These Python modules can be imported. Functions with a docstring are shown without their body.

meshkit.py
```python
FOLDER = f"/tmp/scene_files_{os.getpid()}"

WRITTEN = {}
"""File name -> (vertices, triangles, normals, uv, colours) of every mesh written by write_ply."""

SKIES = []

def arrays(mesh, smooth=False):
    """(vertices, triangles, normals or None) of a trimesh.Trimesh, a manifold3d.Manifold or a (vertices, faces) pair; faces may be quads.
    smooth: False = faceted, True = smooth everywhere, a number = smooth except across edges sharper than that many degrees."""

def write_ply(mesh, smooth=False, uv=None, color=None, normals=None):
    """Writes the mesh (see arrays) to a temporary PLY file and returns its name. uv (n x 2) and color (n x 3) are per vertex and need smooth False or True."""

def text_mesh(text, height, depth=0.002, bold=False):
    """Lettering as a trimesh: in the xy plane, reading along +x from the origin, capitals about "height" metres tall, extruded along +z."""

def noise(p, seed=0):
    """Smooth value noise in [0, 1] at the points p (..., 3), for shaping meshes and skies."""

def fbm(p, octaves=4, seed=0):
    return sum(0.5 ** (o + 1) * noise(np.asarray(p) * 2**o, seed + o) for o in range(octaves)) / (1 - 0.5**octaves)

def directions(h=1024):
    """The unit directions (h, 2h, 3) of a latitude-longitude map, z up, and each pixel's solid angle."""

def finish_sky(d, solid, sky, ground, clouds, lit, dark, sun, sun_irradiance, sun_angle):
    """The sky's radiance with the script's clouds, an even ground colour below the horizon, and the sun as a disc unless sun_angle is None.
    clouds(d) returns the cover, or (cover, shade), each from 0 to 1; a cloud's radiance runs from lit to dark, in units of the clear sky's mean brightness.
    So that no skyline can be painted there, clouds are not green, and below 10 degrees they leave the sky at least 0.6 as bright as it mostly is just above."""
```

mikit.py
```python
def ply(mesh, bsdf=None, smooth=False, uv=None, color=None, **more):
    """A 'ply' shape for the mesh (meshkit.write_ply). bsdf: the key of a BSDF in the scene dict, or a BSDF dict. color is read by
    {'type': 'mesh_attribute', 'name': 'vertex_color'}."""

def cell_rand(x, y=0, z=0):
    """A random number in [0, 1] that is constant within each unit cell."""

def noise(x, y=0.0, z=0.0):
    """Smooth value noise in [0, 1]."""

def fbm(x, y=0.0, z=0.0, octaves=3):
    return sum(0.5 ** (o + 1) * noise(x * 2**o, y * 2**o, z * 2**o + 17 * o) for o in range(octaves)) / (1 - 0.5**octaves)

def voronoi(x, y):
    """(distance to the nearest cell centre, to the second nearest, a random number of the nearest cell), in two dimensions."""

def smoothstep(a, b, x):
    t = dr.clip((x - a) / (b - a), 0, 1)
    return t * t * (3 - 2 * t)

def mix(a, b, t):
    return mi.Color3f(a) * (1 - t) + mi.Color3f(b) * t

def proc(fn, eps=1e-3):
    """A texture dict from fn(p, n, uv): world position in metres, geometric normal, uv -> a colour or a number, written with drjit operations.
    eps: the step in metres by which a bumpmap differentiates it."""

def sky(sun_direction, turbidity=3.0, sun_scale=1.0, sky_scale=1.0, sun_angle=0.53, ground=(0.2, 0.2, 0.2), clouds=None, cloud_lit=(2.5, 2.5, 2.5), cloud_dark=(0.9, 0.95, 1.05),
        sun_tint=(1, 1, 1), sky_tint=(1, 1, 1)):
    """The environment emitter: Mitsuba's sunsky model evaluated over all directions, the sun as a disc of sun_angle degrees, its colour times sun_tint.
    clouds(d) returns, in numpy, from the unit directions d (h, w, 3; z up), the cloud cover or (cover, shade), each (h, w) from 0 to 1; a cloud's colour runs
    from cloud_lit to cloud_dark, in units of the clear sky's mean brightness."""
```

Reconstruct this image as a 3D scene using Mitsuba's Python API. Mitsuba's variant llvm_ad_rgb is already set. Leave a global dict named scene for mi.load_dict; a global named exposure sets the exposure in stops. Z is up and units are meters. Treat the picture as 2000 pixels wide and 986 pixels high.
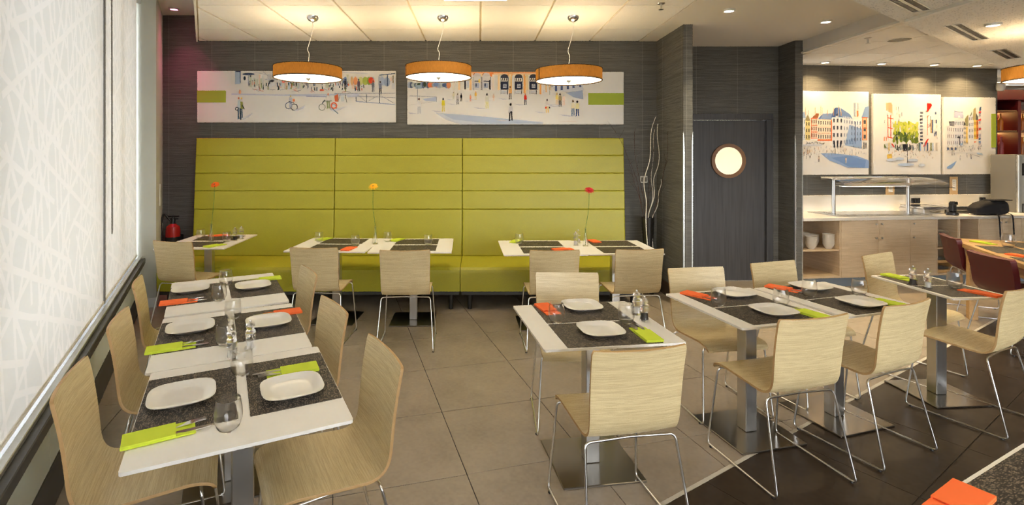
import math, random
import numpy as np, trimesh, mitsuba as mi, drjit as dr, mikit, meshkit
from mikit import proc, noise, fbm, voronoi, cell_rand, smoothstep, mix
from shapely.geometry import Polygon, box as sbox
from shapely import affinity
T = mi.ScalarTransform4f
rng = random.Random(7)

# ---------------------------------------------------------------- camera, sky, exposure
EYE = 1.63
scene = {
    'type': 'scene',
    'camera': {'type': 'perspective', 'fov_axis': 'x', 'fov': 90.0, 'near_clip': 0.05, 'far_clip': 200.0,
               'principal_point_offset_x': 0.0325, 'principal_point_offset_y': 0.1927,
               'to_world': T().look_at(origin=[0, 0, EYE], target=[0, 1, EYE], up=[0, 0, 1])},
}
exposure = 1.15
SKY_SCALE = 25.0
LAMP_DISC, LAMP_BULB, SPOT_POWER, PANEL_POWER = 1.9, 32.0, 36.0, 3.6
WARM = (1.0, 0.66, 0.30)
SOFT_WARM = (1.0, 0.82, 0.52)


def overcast(d):
    n = 0.5 + 0.5 * np.sin(3.1 * d[..., 0] + 1.7 * np.sin(2.3 * d[..., 1] + d[..., 2]))
    return np.ones(d.shape[:2]), 0.25 + 0.2 * n


scene['sky'] = mikit.sky([-0.6, 0.3, 0.75], turbidity=4.0, sun_scale=0.0, sky_scale=SKY_SCALE, clouds=overcast,
                         cloud_lit=(1.9, 1.95, 2.0), cloud_dark=(1.3, 1.36, 1.42), ground=(0.3, 0.3, 0.28))
scene['sky']['sampling_weight'] = 0.5
labels = {}


# ---------------------------------------------------------------- helpers
def lin(r, g, b):
    f = lambda c: c / 255 / 12.92 if c <= 10 else ((c / 255 + 0.055) / 1.055) ** 2.4
    return (f(r), f(g), f(b))


def mat(key, color, rough=0.5, metallic=0.0, spec=0.5, two=True, bump=None, bump_scale=0.001, **more):
    c = color if isinstance(color, dict) else {'type': 'rgb', 'value': list(color)}
    b = {'type': 'principled', 'base_color': c, 'roughness': rough, 'metallic': metallic, 'specular': spec, **more}
    if bump is not None:
        b = {'type': 'bumpmap', 'arbitrary': bump, 'scale': bump_scale, 'bsdf': b}
    scene[key] = {'type': 'twosided', 'bsdf': b} if two else b
    return key


COUNT = {}


def numbered(name):
    if name not in COUNT:
        COUNT[name] = 0
        return name
    COUNT[name] += 1
    return '%s_%03d' % (name, COUNT[name])


def tag(key, label=None, cat=None, group=None, kind=None):
    d = labels.setdefault(key, {})
    for k, v in (('label', label), ('category', cat), ('group', group), ('kind', kind)):
        if v:
            d[k] = v
    return key


def put(key, mesh, m, frame=None, smooth=False, **kw):
    s = dict(mesh) if isinstance(mesh, dict) else mikit.ply(mesh, m, smooth, **kw)
    if m is not None and isinstance(mesh, dict):
        s['bsdf'] = {'type': 'ref', 'id': m}
    if frame is not None:
        s['to_world'] = frame
    scene[key] = s
    return key


def part(parent, name, mesh, m, frame=None, smooth=False, label=None, **kw):
    key = numbered(parent + '__' + name)
    put(key, mesh, m, frame, smooth, **kw)
    if label:
        tag(key, label)
    return key


def struct(name, mesh, m, frame=None, smooth=False, label=None, **kw):
    key = numbered(name)
    put(key, mesh, m, frame, smooth, **kw)
    return tag(key, label, None, None, 'structure')


def fr(x, y, z=0.0, deg=0.0):
    return T().translate([x, y, z]).rotate([0, 0, 1], deg)


def box(x0, x1, y0, y1, z0, z1, bev=0.0):
    x0, x1 = min(x0, x1), max(x0, x1); y0, y1 = min(y0, y1), max(y0, y1); z0, z1 = min(z0, z1), max(z0, z1)
    if bev <= 0:
        m = trimesh.creation.box((x1 - x0, y1 - y0, z1 - z0))
        m.apply_translation(((x0 + x1) / 2, (y0 + y1) / 2, (z0 + z1) / 2))
        return m
    pts = []
    b = min(bev, (x1 - x0) / 2.01, (y1 - y0) / 2.01, (z1 - z0) / 2.01)
    for x, sx in ((x0, 1), (x1, -1)):
        for y, sy in ((y0, 1), (y1, -1)):
            for z, sz in ((z0, 1), (z1, -1)):
                pts += [(x, y + sy * b, z + sz * b), (x + sx * b, y, z + sz * b), (x + sx * b, y + sy * b, z)]
    return trimesh.Trimesh(pts, process=False).convex_hull


def cat(*ms):
    return trimesh.util.concatenate([m for m in ms if m is not None])


def moved(m, x=0, y=0, z=0, deg=0):
    m = m.copy()
    if deg:
        m.apply_transform(trimesh.transformations.rotation_matrix(math.radians(deg), (0, 0, 1)))
    m.apply_translation((x, y, z))
    return m


def prism(poly, z0, z1):
    m = trimesh.creation.extrude_polygon(poly if isinstance(poly, Polygon) else Polygon(poly), z1 - z0)
    m.apply_translation((0, 0, z0))
    return m


def tube(path, r, sides=8, closed_ends=True):
    p = np.asarray(path, float)
    n = len(p)
    rr = np.broadcast_to(np.asarray(r, float), (n,))
    t = np.gradient(p, axis=0)
    t /= np.maximum(np.linalg.norm(t, axis=1, keepdims=True), 1e-12)
    a = np.cross(t[0], (0, 0, 1.0))
    if np.linalg.norm(a) < 1e-3:
        a = np.cross(t[0], (1.0, 0, 0))
    a /= np.linalg.norm(a)
    V = []
    ang = np.arange(sides) * 2 * np.pi / sides
    for i in range(n):
        a = a - t[i] * (a @ t[i])
        a /= np.linalg.norm(a)
        b = np.cross(t[i], a)
        V.append(p[i] + rr[i] * (np.cos(ang)[:, None] * a + np.sin(ang)[:, None] * b))
    V = np.vstack(V)
    F = []
    for i in range(n - 1):
        for k in range(sides):
            q = (k + 1) % sides
            a0, a1, b0, b1 = i * sides + k, i * sides + q, (i + 1) * sides + k, (i + 1) * sides + q
            F += [(a0, a1, b1), (a0, b1, b0)]
    if closed_ends:
        V = np.vstack([V, p[0], p[-1]])
        c0, c1 = len(V) - 2, len(V) - 1
        for k in range(sides):
            q = (k + 1) % sides
            F += [(c0, q, k), (c1, (n - 1) * sides + k, (n - 1) * sides + q)]
    return trimesh.Trimesh(V, F, process=False)


def fillet(pts, r, n=5):
    """rounds the corners of a polyline"""
    P = [np.asarray(p, float) for p in pts]
    out = [P[0]]
    for i in range(1, len(P) - 1):
        a, b, c = P[i - 1], P[i], P[i + 1]
        u, v = (a - b), (c - b)
        lu, lv = np.linalg.norm(u), np.linalg.norm(v)
        rr = min(r, lu * .45, lv * .45)
        p0, p1 = b + u / lu * rr, b + v / lv * rr
        for k in range(n + 1):
            s = k / n
            out.append((1 - s) ** 2 * p0 + 2 * s * (1 - s) * b + s * s * p1)
    out.append(P[-1])
    return np.array(out)


def lathe(profile, sides=32):
    """profile of (r, z) from the axis, counter-clockwise outside; r = 0 ends are closed"""
    V, F, rows = [], [], []
    ang = np.arange(sides) * 2 * np.pi / sides
    for r, z in profile:
        if r < 1e-7:
            rows.append([len(V)])
            V.append((0, 0, z))
        else:
            rows.append(list(range(len(V), len(V) + sides)))
            V += [(r * math.cos(a), r * math.sin(a), z) for a in ang]
    for A, B in zip(rows[:-1], rows[1:]):
        for k in range(sides):
            q = (k + 1) % sides
            if len(A) == 1 and len(B) > 1:
                F.append((A[0], B[q], B[k]))
            elif len(B) == 1 and len(A) > 1:
                F.append((A[k], A[q], B[0]))
            elif len(A) > 1:
                F += [(A[k], A[q], B[q]), (A[k], B[q], B[k])]
    return trimesh.Trimesh(V, F, process=False)


def rounded_rect(w, h, r, n=5):
    return Polygon(sbox(-w / 2 + r, -h / 2 + r, w / 2 - r, h / 2 - r).buffer(r, quad_segs=n).exterior.coords)


# ---------------------------------------------------------------- materials
def wallpaper(p, n, uv):
    along = p.x + p.y * 0.9
    s = fbm(along * 4.0, p.z * 130.0, 3.0, 3)
    f = noise(along * 18.0, p.z * 330.0, 7.0)
    seam = smoothstep(0.010, 0.002, dr.abs(along / 0.53 - dr.floor(along / 0.53) - 0.5) * 0.53)
    tone = 0.66 + 0.68 * s * (0.65 + 0.7 * f)
    band = 0.92 + 0.16 * cell_rand(dr.floor(along / 0.53 + 0.5), 3.0)
    return mi.Color3f(0.124, 0.124, 0.115) * (tone * band * (1 + 0.35 * seam))


mat('wallpaper', proc(wallpaper), 0.75, spec=0.3)


def door_grain(p, n, uv):
    s = fbm(p.x * 60.0, p.z * 2.5, p.y, 3)
    return mi.Color3f(0.052, 0.052, 0.055) * (0.6 + 0.8 * s)


mat('door_dark', proc(door_grain), 0.45)
mat('plaster', (0.72, 0.69, 0.63), 0.85)
mat('plaster_grey', (0.50, 0.52, 0.48), 0.75)


def panel_tex(p, n, uv):
    return mi.Color3f(0.80, 0.785, 0.75) * (0.94 + 0.12 * noise(p.x * 220.0, p.y * 220.0, p.z * 220.0))


mat('ceiling_panel', proc(panel_tex), 0.9)
mat('ceiling_bar', (0.62, 0.55, 0.42), 0.6)


def acoustic(p, n, uv):
    a, b, c = voronoi(p.x * 45.0, p.y * 45.0)
    pit = smoothstep(0.30, 0.18, a) * smoothstep(0.35, 0.6, c)
    return mi.Color3f(0.74, 0.72, 0.67) * (1 - 0.35 * pit)


mat('acoustic_panel', proc(acoustic), 0.9)


def tile_light(p, n, uv):
    m = fbm(p.x * 5.0, p.y * 5.0, 1.0, 4)
    f = fbm(p.x * 60.0, p.y * 60.0, 5.0, 2)
    return mi.Color3f(0.305, 0.252, 0.190) * (0.78 + 0.3 * m + 0.14 * f)


def tile_dark(p, n, uv):
    m = fbm(p.x * 4.0, p.y * 4.0, 2.0, 4)
    f = fbm(p.x * 50.0, p.y * 50.0, 6.0, 2)
    return mi.Color3f(0.029, 0.019, 0.012) * (0.6 + 0.6 * m + 0.25 * f)


mat('tile_light', proc(tile_light), 0.38, spec=0.5)
mat('tile_dark', proc(tile_dark), 0.36, spec=0.28)
mat('grout', (0.065, 0.058, 0.05), 0.9)
mat('metal_strip', (0.55, 0.51, 0.43), 0.5)


def oak(p, n, uv):
    # uv in metres: x across the grain lines, y along the profile; streaks run along x
    s = fbm(uv.x * 7.0, uv.y * 330.0, 1.0, 3)
    f = noise(uv.x * 25.0, uv.y * 900.0, 4.0)
    t = smoothstep(0.15, 0.85, s * 0.6 + f * 0.4)
    return mix((0.51, 0.390, 0.198), (0.66, 0.54, 0.308), t)


mat('oak_shell', proc(oak), 0.38, spec=0.5)
mat('oak_edge', (0.42, 0.26, 0.11), 0.5)


def cabinet_wood(p, n, uv):
    s = fbm((p.x + p.y * 0.3) * 5.0, p.z * 150.0, 1.0, 3)
    f = noise(p.x * 20.0, p.z * 400.0, 4.0)
    return mix((0.46, 0.34, 0.21), (0.64, 0.50, 0.34), s * 0.75 + f * 0.25)


mat('cabinet_oak', proc(cabinet_wood), 0.45)


def table_wood(p, n, uv):
    s = fbm((p.x * 0.9 - p.y * 0.4) * 70.0, (p.x * 0.41 + p.y * 0.91) * 4.0, p.z * 60.0, 3)
    return mix((0.40, 0.22, 0.075), (0.60, 0.38, 0.16), s)


mat('table_oak', proc(table_wood), 0.4)


def leather_green(p, n, uv):
    f = noise(p.x * 240.0, p.y * 240.0, p.z * 240.0)
    return mi.Color3f(0.395, 0.368, 0.028) * (0.94 + 0.12 * f)


mat('leather_green', proc(leather_green), 0.42, spec=0.45)
mat('leather_red', (0.080, 0.006, 0.008), 0.42)
mat('chrome', (0.86, 0.86, 0.86), 0.10, 1.0)
mat('steel', (0.62, 0.61, 0.59), 0.27, 1.0)
mat('steel_dark', (0.27, 0.255, 0.23), 0.20, 1.0)
mat('cutlery_steel', (0.72, 0.71, 0.69), 0.16, 1.0)
mat('white_laminate', (0.87, 0.855, 0.82), 0.38)
mat('porcelain', (0.86, 0.85, 0.82), 0.15, clearcoat=0.5, clearcoat_gloss=0.95)
mat('canvas', (0.80, 0.79, 0.77), 0.8)
scene['paint'] = {'type': 'twosided', 'bsdf': {'type': 'diffuse', 'reflectance': {'type': 'mesh_attribute', 'name': 'vertex_color'}}}
mat('print_green', lin(160, 178, 62), 0.8)
mat('napkin_green', (0.50, 0.60, 0.035), 0.85)
mat('napkin_orange', (0.80, 0.14, 0.03), 0.85)


def weave(p, n, uv):
    b = uv.y * 340.0
    ib = dr.floor(b)
    a = uv.x * 120.0 + cell_rand(ib, 1.0) * 5.0
    ia = dr.floor(a)
    dash = cell_rand(ia, ib, 2.0)
    strand = cell_rand(dr.floor(uv.x * 300.0), dr.floor(ib * 0.2), 5.0)
    col = mix((0.016, 0.013, 0.011), (0.190, 0.148, 0.105), smoothstep(0.45, 0.95, dash * 0.75 + strand * 0.25))
    return col * (1.0 - 0.45 * smoothstep(0.34, 0.5, dr.abs(b - ib - 0.5)))


mat('placemat_weave', proc(weave), 0.55)
mat('black_plastic', (0.012, 0.012, 0.013), 0.35)
mat('black_fabric', (0.010, 0.010, 0.012), 0.8)
mat('black_metal', (0.016, 0.016, 0.016), 0.4)
mat('black_ceramic', (0.014, 0.013, 0.012), 0.28)
mat('grey_plastic', (0.17, 0.165, 0.15), 0.5)
mat('white_plastic', (0.75, 0.75, 0.73), 0.4)
mat('mint_panel', (0.62, 0.70, 0.67), 0.35)
mat('plinth_black', (0.030, 0.030, 0.030), 0.45)
mat('frame_dark', (0.045, 0.046, 0.045), 0.4)
mat('aluminium', (0.70, 0.72, 0.70), 0.35, 1.0)
mat('salt', (0.85, 0.85, 0.84), 0.9)
mat('pepper', (0.05, 0.045, 0.04), 0.9)
mat('extinguisher_red', (0.42, 0.018, 0.015), 0.3)
mat('porthole_wood', (0.22, 0.11, 0.05), 0.4)
mat('petal_orange', (0.85, 0.16, 0.01), 0.7)
mat('petal_yellow', (0.88, 0.47, 0.01), 0.7)
mat('petal_red', (0.50, 0.01, 0.015), 0.7)
mat('stem_green', (0.10, 0.20, 0.03), 0.6)
mat('willow_white', (0.80, 0.76, 0.70), 0.7)
mat('twig_brown', (0.06, 0.030, 0.022), 0.8)
mat('card_wood', (0.55, 0.38, 0.20), 0.6)
mat('paper', (0.80, 0.80, 0.78), 0.8)
mat('bar_red', (0.10, 0.008, 0.010), 0.4)
mat('bar_amber', (0.45, 0.16, 0.02), 0.25)
mat('bar_green', (0.10, 0.20, 0.04), 0.25)
mat('bar_cream', (0.60, 0.50, 0.34), 0.5)
mat('brown_board', (0.075, 0.050, 0.034), 0.5)
mat('plinth_blue', (0.16, 0.20, 0.24), 0.4)
mat('purple_button', (0.22, 0.07, 0.35), 0.4)
mat('stripe_red', (0.36, 0.08, 0.09), 0.4)
mat('dark_rim', (0.035, 0.020, 0.010), 0.6)


def shade_cloth(p, n, uv):
    w = noise(p.x * 320.0, p.y * 320.0, p.z * 40.0)
    return mi.Color3f(0.30, 0.135, 0.030) * (0.82 + 0.36 * w)


scene['shade_cloth'] = {'type': 'principledthin', 'base_color': proc(shade_cloth), 'roughness': 0.8, 'diff_trans': 0.42, 'spec_trans': 0.0}
scene['glass'] = {'type': 'dielectric', 'int_ior': 1.45, 'ext_ior': 1.0}
scene['pane'] = {'type': 'thindielectric', 'int_ior': 1.5, 'ext_ior': 1.0}

# window frame: along = D, inward = N, plane at N.p = -0.63
WD, WN = np.array([-0.468, 0.8837]), np.array([0.8837, 0.468])
WDEG = math.degrees(math.atan2(WD[1], WD[0]))          # local x = along the window, local y = outward


def blind_cloth(p, n, uv):
    s = p.x * float(WD[0]) + p.y * float(WD[1])
    z = p.z
    wob = (noise(s * 5.0, z * 5.0, 2.0) - 0.5) * 0.012
    line = mi.Float(0)
    for k, (deg, pitch) in enumerate(((8, .115), (-27, .15), (38, .16), (72, .17), (-66, .19))):
        c, q = math.cos(math.radians(deg)), math.sin(math.radians(deg))
        a = (s * c + z * q + wob) / pitch
        b = (z * c - s * q) / 0.42
        row = dr.floor(a)
        off = 0.5 + (cell_rand(row, k, 1.0) - 0.5) * 0.5
        there = cell_rand(row, dr.floor(b + cell_rand(row, k, 2.0)), 3.0 + k) < 0.72
        d = dr.abs(a - row - off) * pitch
        line = dr.maximum(line, dr.select(there, smoothstep(0.0165, 0.0125, d), 0.0))
    return mix((0.725, 0.738, 0.738), (0.80, 0.80, 0.80), line)


scene['blind_cloth'] = {'type': 'principledthin', 'base_color': proc(blind_cloth), 'roughness': 0.9, 'diff_trans': 0.17, 'spec_trans': 0.0}


def light(power, col=WARM, weight=1.0):
    return {'type': 'area', 'sampling_weight': weight, 'radiance': {'type': 'rgb', 'value': [power * c for c in col]}}


# ---------------------------------------------------------------- large structure: floor
TD = 15.3
KERB0, KERB1 = np.array([0.847, 2.387]), np.array([3.327, 3.947])
kd = (KERB1 - KERB0) / np.linalg.norm(KERB1 - KERB0)
kn = np.array([kd[1], -kd[0]])                            # towards the dark tiles
far = lambda a, s: tuple(a + kd * s)
room_poly = Polygon([(-4.9, 6.9), (-0.3, -1.2), (0.6, -2.6), (9.6, -2.6), (9.6, 11), (2.4, 11), (2.4, 6.9)])
dark_side = Polygon([far(KERB0, -9), far(KERB0, 14), tuple(KERB0 + kd * 14 + kn * 14), tuple(KERB0 - kd * 9 + kn * 14)])
struct('floor', prism(room_poly, -0.06, -0.004), 'grout')


def lay(prefix, m, side, gap, deg, origin, region, bound):
    base = mikit.ply(box(-side / 2 + gap, side / 2 - gap, -side / 2 + gap, side / 2 - gap, -0.004, 0.0, 0.0015), m)
    c, s = math.cos(math.radians(deg)), math.sin(math.radians(deg))
    for i in range(-14, 15):
        for j in range(-14, 15):
            x = origin[0] + c * i * side - s * j * side
            y = origin[1] + s * i * side + c * j * side
            if not bound(x, y):
                continue
            sq = affinity.translate(affinity.rotate(sbox(-side / 2 + gap, -side / 2 + gap, side / 2 - gap, side / 2 - gap), deg, origin=(0, 0)), x, y)
            cut = sq.intersection(region)
            if cut.is_empty or cut.area < 0.004:
                continue
            if cut.area > 0.999 * sq.area:
                part('floor', prefix, base, m, fr(x, y, 0, deg))
            else:
                for g in getattr(cut, 'geoms', [cut]):
                    if isinstance(g, Polygon) and g.area > 0.003:
                        part('floor', prefix, prism(g, -0.004, 0.0), m)


inside = room_poly.buffer(-0.02)
seen = lambda x, y: y > 0.6 and abs(x + 0.0) < 1.25 * y + 0.9 and y < 8.2 and x < 8.0
lay('tile', 'tile_light', 0.66, 0.002, TD, (-0.06 + 0.33 * math.cos(math.radians(TD)) - 0.33 * math.sin(math.radians(TD)), 2.616 + 0.33 * math.cos(math.radians(TD)) + 0.33 * math.sin(math.radians(TD))),
    inside.difference(dark_side.buffer(0.012)), seen)
lay('dark_tile', 'tile_dark', 0.74, 0.0018, 33.5, (2.413 + 0.2, 2.796 - 0.46), inside.intersection(dark_side).difference(dark_side.exterior.buffer(0.012)), lambda x, y: seen(x, y) and x > 0.3)
struct('trim', prism(Polygon([tuple(KERB0 - kd * 2 - kn * .011), tuple(KERB0 + kd * 6.2 - kn * .011), tuple(KERB0 + kd * 6.2 + kn * .011), tuple(KERB0 - kd * 2 + kn * .011)]).intersection(inside), -0.004, 0.0006), 'metal_strip')

# ---------------------------------------------------------------- walls
struct('wall_back', box(-4.6, 2.19, 6.30, 6.45, 0, 3.42), 'wallpaper')
struct('wall_door_left', box(2.19, 2.29, 5.48, 6.60, 0, 3.03), 'wallpaper')
struct('wall_door', cat(box(2.19, 2.74, 6.60, 6.75, 0, 3.03), box(3.745, 3.956, 6.60, 6.75, 0, 3.03), box(2.74, 3.745, 6.60, 6.75, 2.125, 3.03)), 'wallpaper')
struct('wall_door_right', box(3.861, 3.956, 6.25, 6.60, 0, 3.03), 'wallpaper')
BF = fr(3.956, 6.25, 0, 5.7)                               # buffet frame: x along the counter, y into the wall
struct('wall_buffet', box(-0.10, 3.57, 0.74, 0.88, 0, 2.95), 'wallpaper', BF)
struct('wall_front', cat(box(0.5, 9.7, -2.65, -2.5, 0, .55), box(0.5, 9.7, -2.65, -2.5, 2.75, 3.4), box(.5, 1.2, -2.65, -2.5, .55, 2.75), box(6.266, 9.7, -2.65, -2.5, .55, 2.75)), 'plaster')
for k in range(2):  # unseen windows, added to bring fill daylight onto chair backs and near floor
    a, b = 1.2 + k * 2.533, 1.2 + (k + 1) * 2.533
    w = struct('window_%d' % (k + 6), cat(box(a, a + .05, -2.62, -2.56, .55, 2.75), box(b - .05, b, -2.62, -2.56, .55, 2.75), box(a + .05, b - .05, -2.62, -2.56, .55, .61), box(a + .05, b - .05, -2.62, -2.56, 2.69, 2.75)), 'frame_dark')
    part(w, 'pane', trimesh.Trimesh([(a + .05, -2.6, .61), (b - .05, -2.6, .61), (b - .05, -2.6, 2.69), (a + .05, -2.6, 2.69)], [(0, 1, 2), (0, 2, 3)], process=False), 'pane')
struct('wall_right', box(9.5, 9.65, -2.6, 11, 0, 3.4), 'plaster')
struct('wall_far', box(3.9, 9.6, 10.6, 10.75, 0, 3.4), 'plaster')
# skirting boards
struct('baseboard_back', box(1.80, 2.185, 6.285, 6.30, 0.0, 0.13, 0.003), 'brown_board')
struct('baseboard_door_left', box(2.172, 2.19, 5.48, 6.28, 0.0, 0.16, 0.003), 'brown_board')

# window wall in its own frame: local x along D, local y outwards, origin at the foot of N.p = -0.63
WO = -0.63 * WN
WF = T().translate([float(WO[0]), float(WO[1]), 0]).rotate([0, 0, 1], WDEG)
S0, S1 = -1.9, 6.494                                       # along the window
struct('wall_window', cat(box(S0, S1, 0.02, 0.30, 0.0, 0.50), box(S0, S1, 0.05, 0.30, 3.42, 3.6)), 'plaster_grey', WF)
nb = 0
for a, b in ((-1.9, 0.55), (0.555, 2.95), (2.955, 6.49)):
    part('wall_window', 'panel', box(a, b, 0.0, 0.018, 0.212, 0.475, 0.002), 'mint_panel', WF)
struct('baseboard_window', box(S0, S1, -0.004, 0.018, 0.0, 0.21, 0.003), 'plinth_black', WF)
struct('trim', box(S0, S1, -0.045, 0.30, 0.478, 0.532, 0.004), 'frame_dark', WF)
struct('trim', box(S0, S1, -0.012, 0.02, 0.533, 0.556, 0.003), 'aluminium', WF)
# frames and panes behind the blinds
xs = [-1.9, 0.3, 2.4, 4.52, 5.5, 6.49]
for i in range(5):
    a, b = xs[i], xs[i + 1]
    w = struct('window_%d' % (i + 1), cat(box(a, a + .05, .16, .22, .53, 3.42), box(b - .05, b, .16, .22, .53, 3.42), box(a + .05, b - .05, .16, .22, .53, .59), box(a + .05, b - .05, .16, .22, 3.36, 3.42)), 'frame_dark', WF)
    part(w, 'pane', trimesh.Trimesh([(a + .05, .19, .59), (b - .05, .19, .59), (b - .05, .19, 3.36), (a + .05, .19, 3.36)], [(0, 1, 2), (0, 2, 3)], process=False), 'pane', WF)
# pier at the far end of the window
struct('wall_pier', cat(box(S1, S1 + 1.35, -0.141, 0.30, 0, 3.35)), 'plaster_grey', WF)
struct('trim', box(S1 - 0.012, S1 - 0.001, -0.146, -0.06, 0.0, 0.10, 0.002), 'aluminium', WF)

# ---------------------------------------------------------------- ceilings
struct('ceiling', prism(Polygon([(-4.9, 7.1), (0.2, -2.6), (9.6, -2.6), (9.6, 11), (-4.9, 11)]), 3.35, 3.42), 'plaster')
raft = Polygon([(-3.45, 6.295), (-2.55, 4.62), (0.62, -1.3), (1.1, -2.45), (1.97, -2.45), (1.97, 6.295)])
struct('ceiling', prism(raft, 3.047, 3.10), 'ceiling_bar')
rows = [6.295, 5.69, 4.78, 3.87, 2.96, 2.05]
cols = [-3.33 + 0.67 * k for k in range(9)]
cols[8] = 1.97
troffer = sbox(-0.33, 3.62, 0.27, 4.64)
for r0, r1 in zip(rows[:-1], rows[1:]):
    for c0, c1 in zip([-4.0] + cols[:-1], cols):
        g = sbox(c0 + .011, r1 + .004, c1 - .011, r0 - .004).intersection(raft.buffer(-0.012)).difference(troffer)
        if g.area > 0.004:
            part('ceiling_001', 'panel', prism(g, 3.030, 3.047), 'ceiling_panel')
part('ceiling_001', 'panel', prism(sbox(-3, -2.4, 1.96, 2.04).intersection(raft.buffer(-0.012)), 3.030, 3.047), 'ceiling_panel')
e0, e1 = np.array([-3.45, 6.295]), np.array([0.62, -1.3])
ed = (e1 - e0) / np.linalg.norm(e1 - e0)
struct('trim', prism(Polygon([tuple(e0), (-2.55, 4.62), (0.62, -1.3), (0.60, -1.31), (-2.568, 4.61), (-3.468, 6.285)]), 3.022, 3.10), 'plaster')
struct('ceiling', box(1.975, 4.0, -2.45, 6.60, 3.030, 3.10), 'plaster')
tiles_right = Polygon([(4.0, 4.3), (9.4, 4.3), (9.4, 8.2), (4.0, 8.2)])
struct('ceiling', prism(tiles_right, 2.885, 2.93), 'ceiling_bar')
edge_dir = np.array([4.13, 2.94]) / np.linalg.norm([4.13, 2.94])
raft_r = Polygon([(2.66, 3.66), tuple(np.array([2.66, 3.66]) + edge_dir * 8), (9.4, 2), (9.4, -2.4), (2.66 - 2.8, -2.4), (2.66 - 2.0 * edge_dir[0], 3.66 - 2.0 * edge_dir[1])])
raft_r = raft_r.intersection(sbox(2.0, -2.4, 9.4, 9))
for i in range(9):
    for j in range(6):
        g = sbox(4.012 + .6 * i, 4.312 + .65 * j, 4.60 + .6 * i, 4.955 + .65 * j).intersection(tiles_right)
        if g.area > 0.01:
            part('ceiling_003', 'panel', prism(g, 2.87, 2.885), 'ceiling_panel')
struct('trim', box(3.955, 4.0, 2.2, 6.24, 2.868, 3.0295), 'plaster')
struct('trim', box(3.925, 3.954, 2.2, 6.24, 2.868, 2.890, .003), 'white_plastic')
struct('ceiling', prism(raft_r, 2.74, 2.86), 'acoustic_panel')
struct('trim', box(3.48, 3.52, -2.3, 4.19, 2.715, 2.7395, 0.003), 'white_plastic')
struct('ceiling', box(3.9, 9.5, 8.2, 10.6, 2.80, 2.9), 'plaster')

# door in the recess
d = struct('door_1', box(2.765, 3.70, 6.625, 6.665, 0.01, 2.08, 0.002), 'door_dark')
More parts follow.
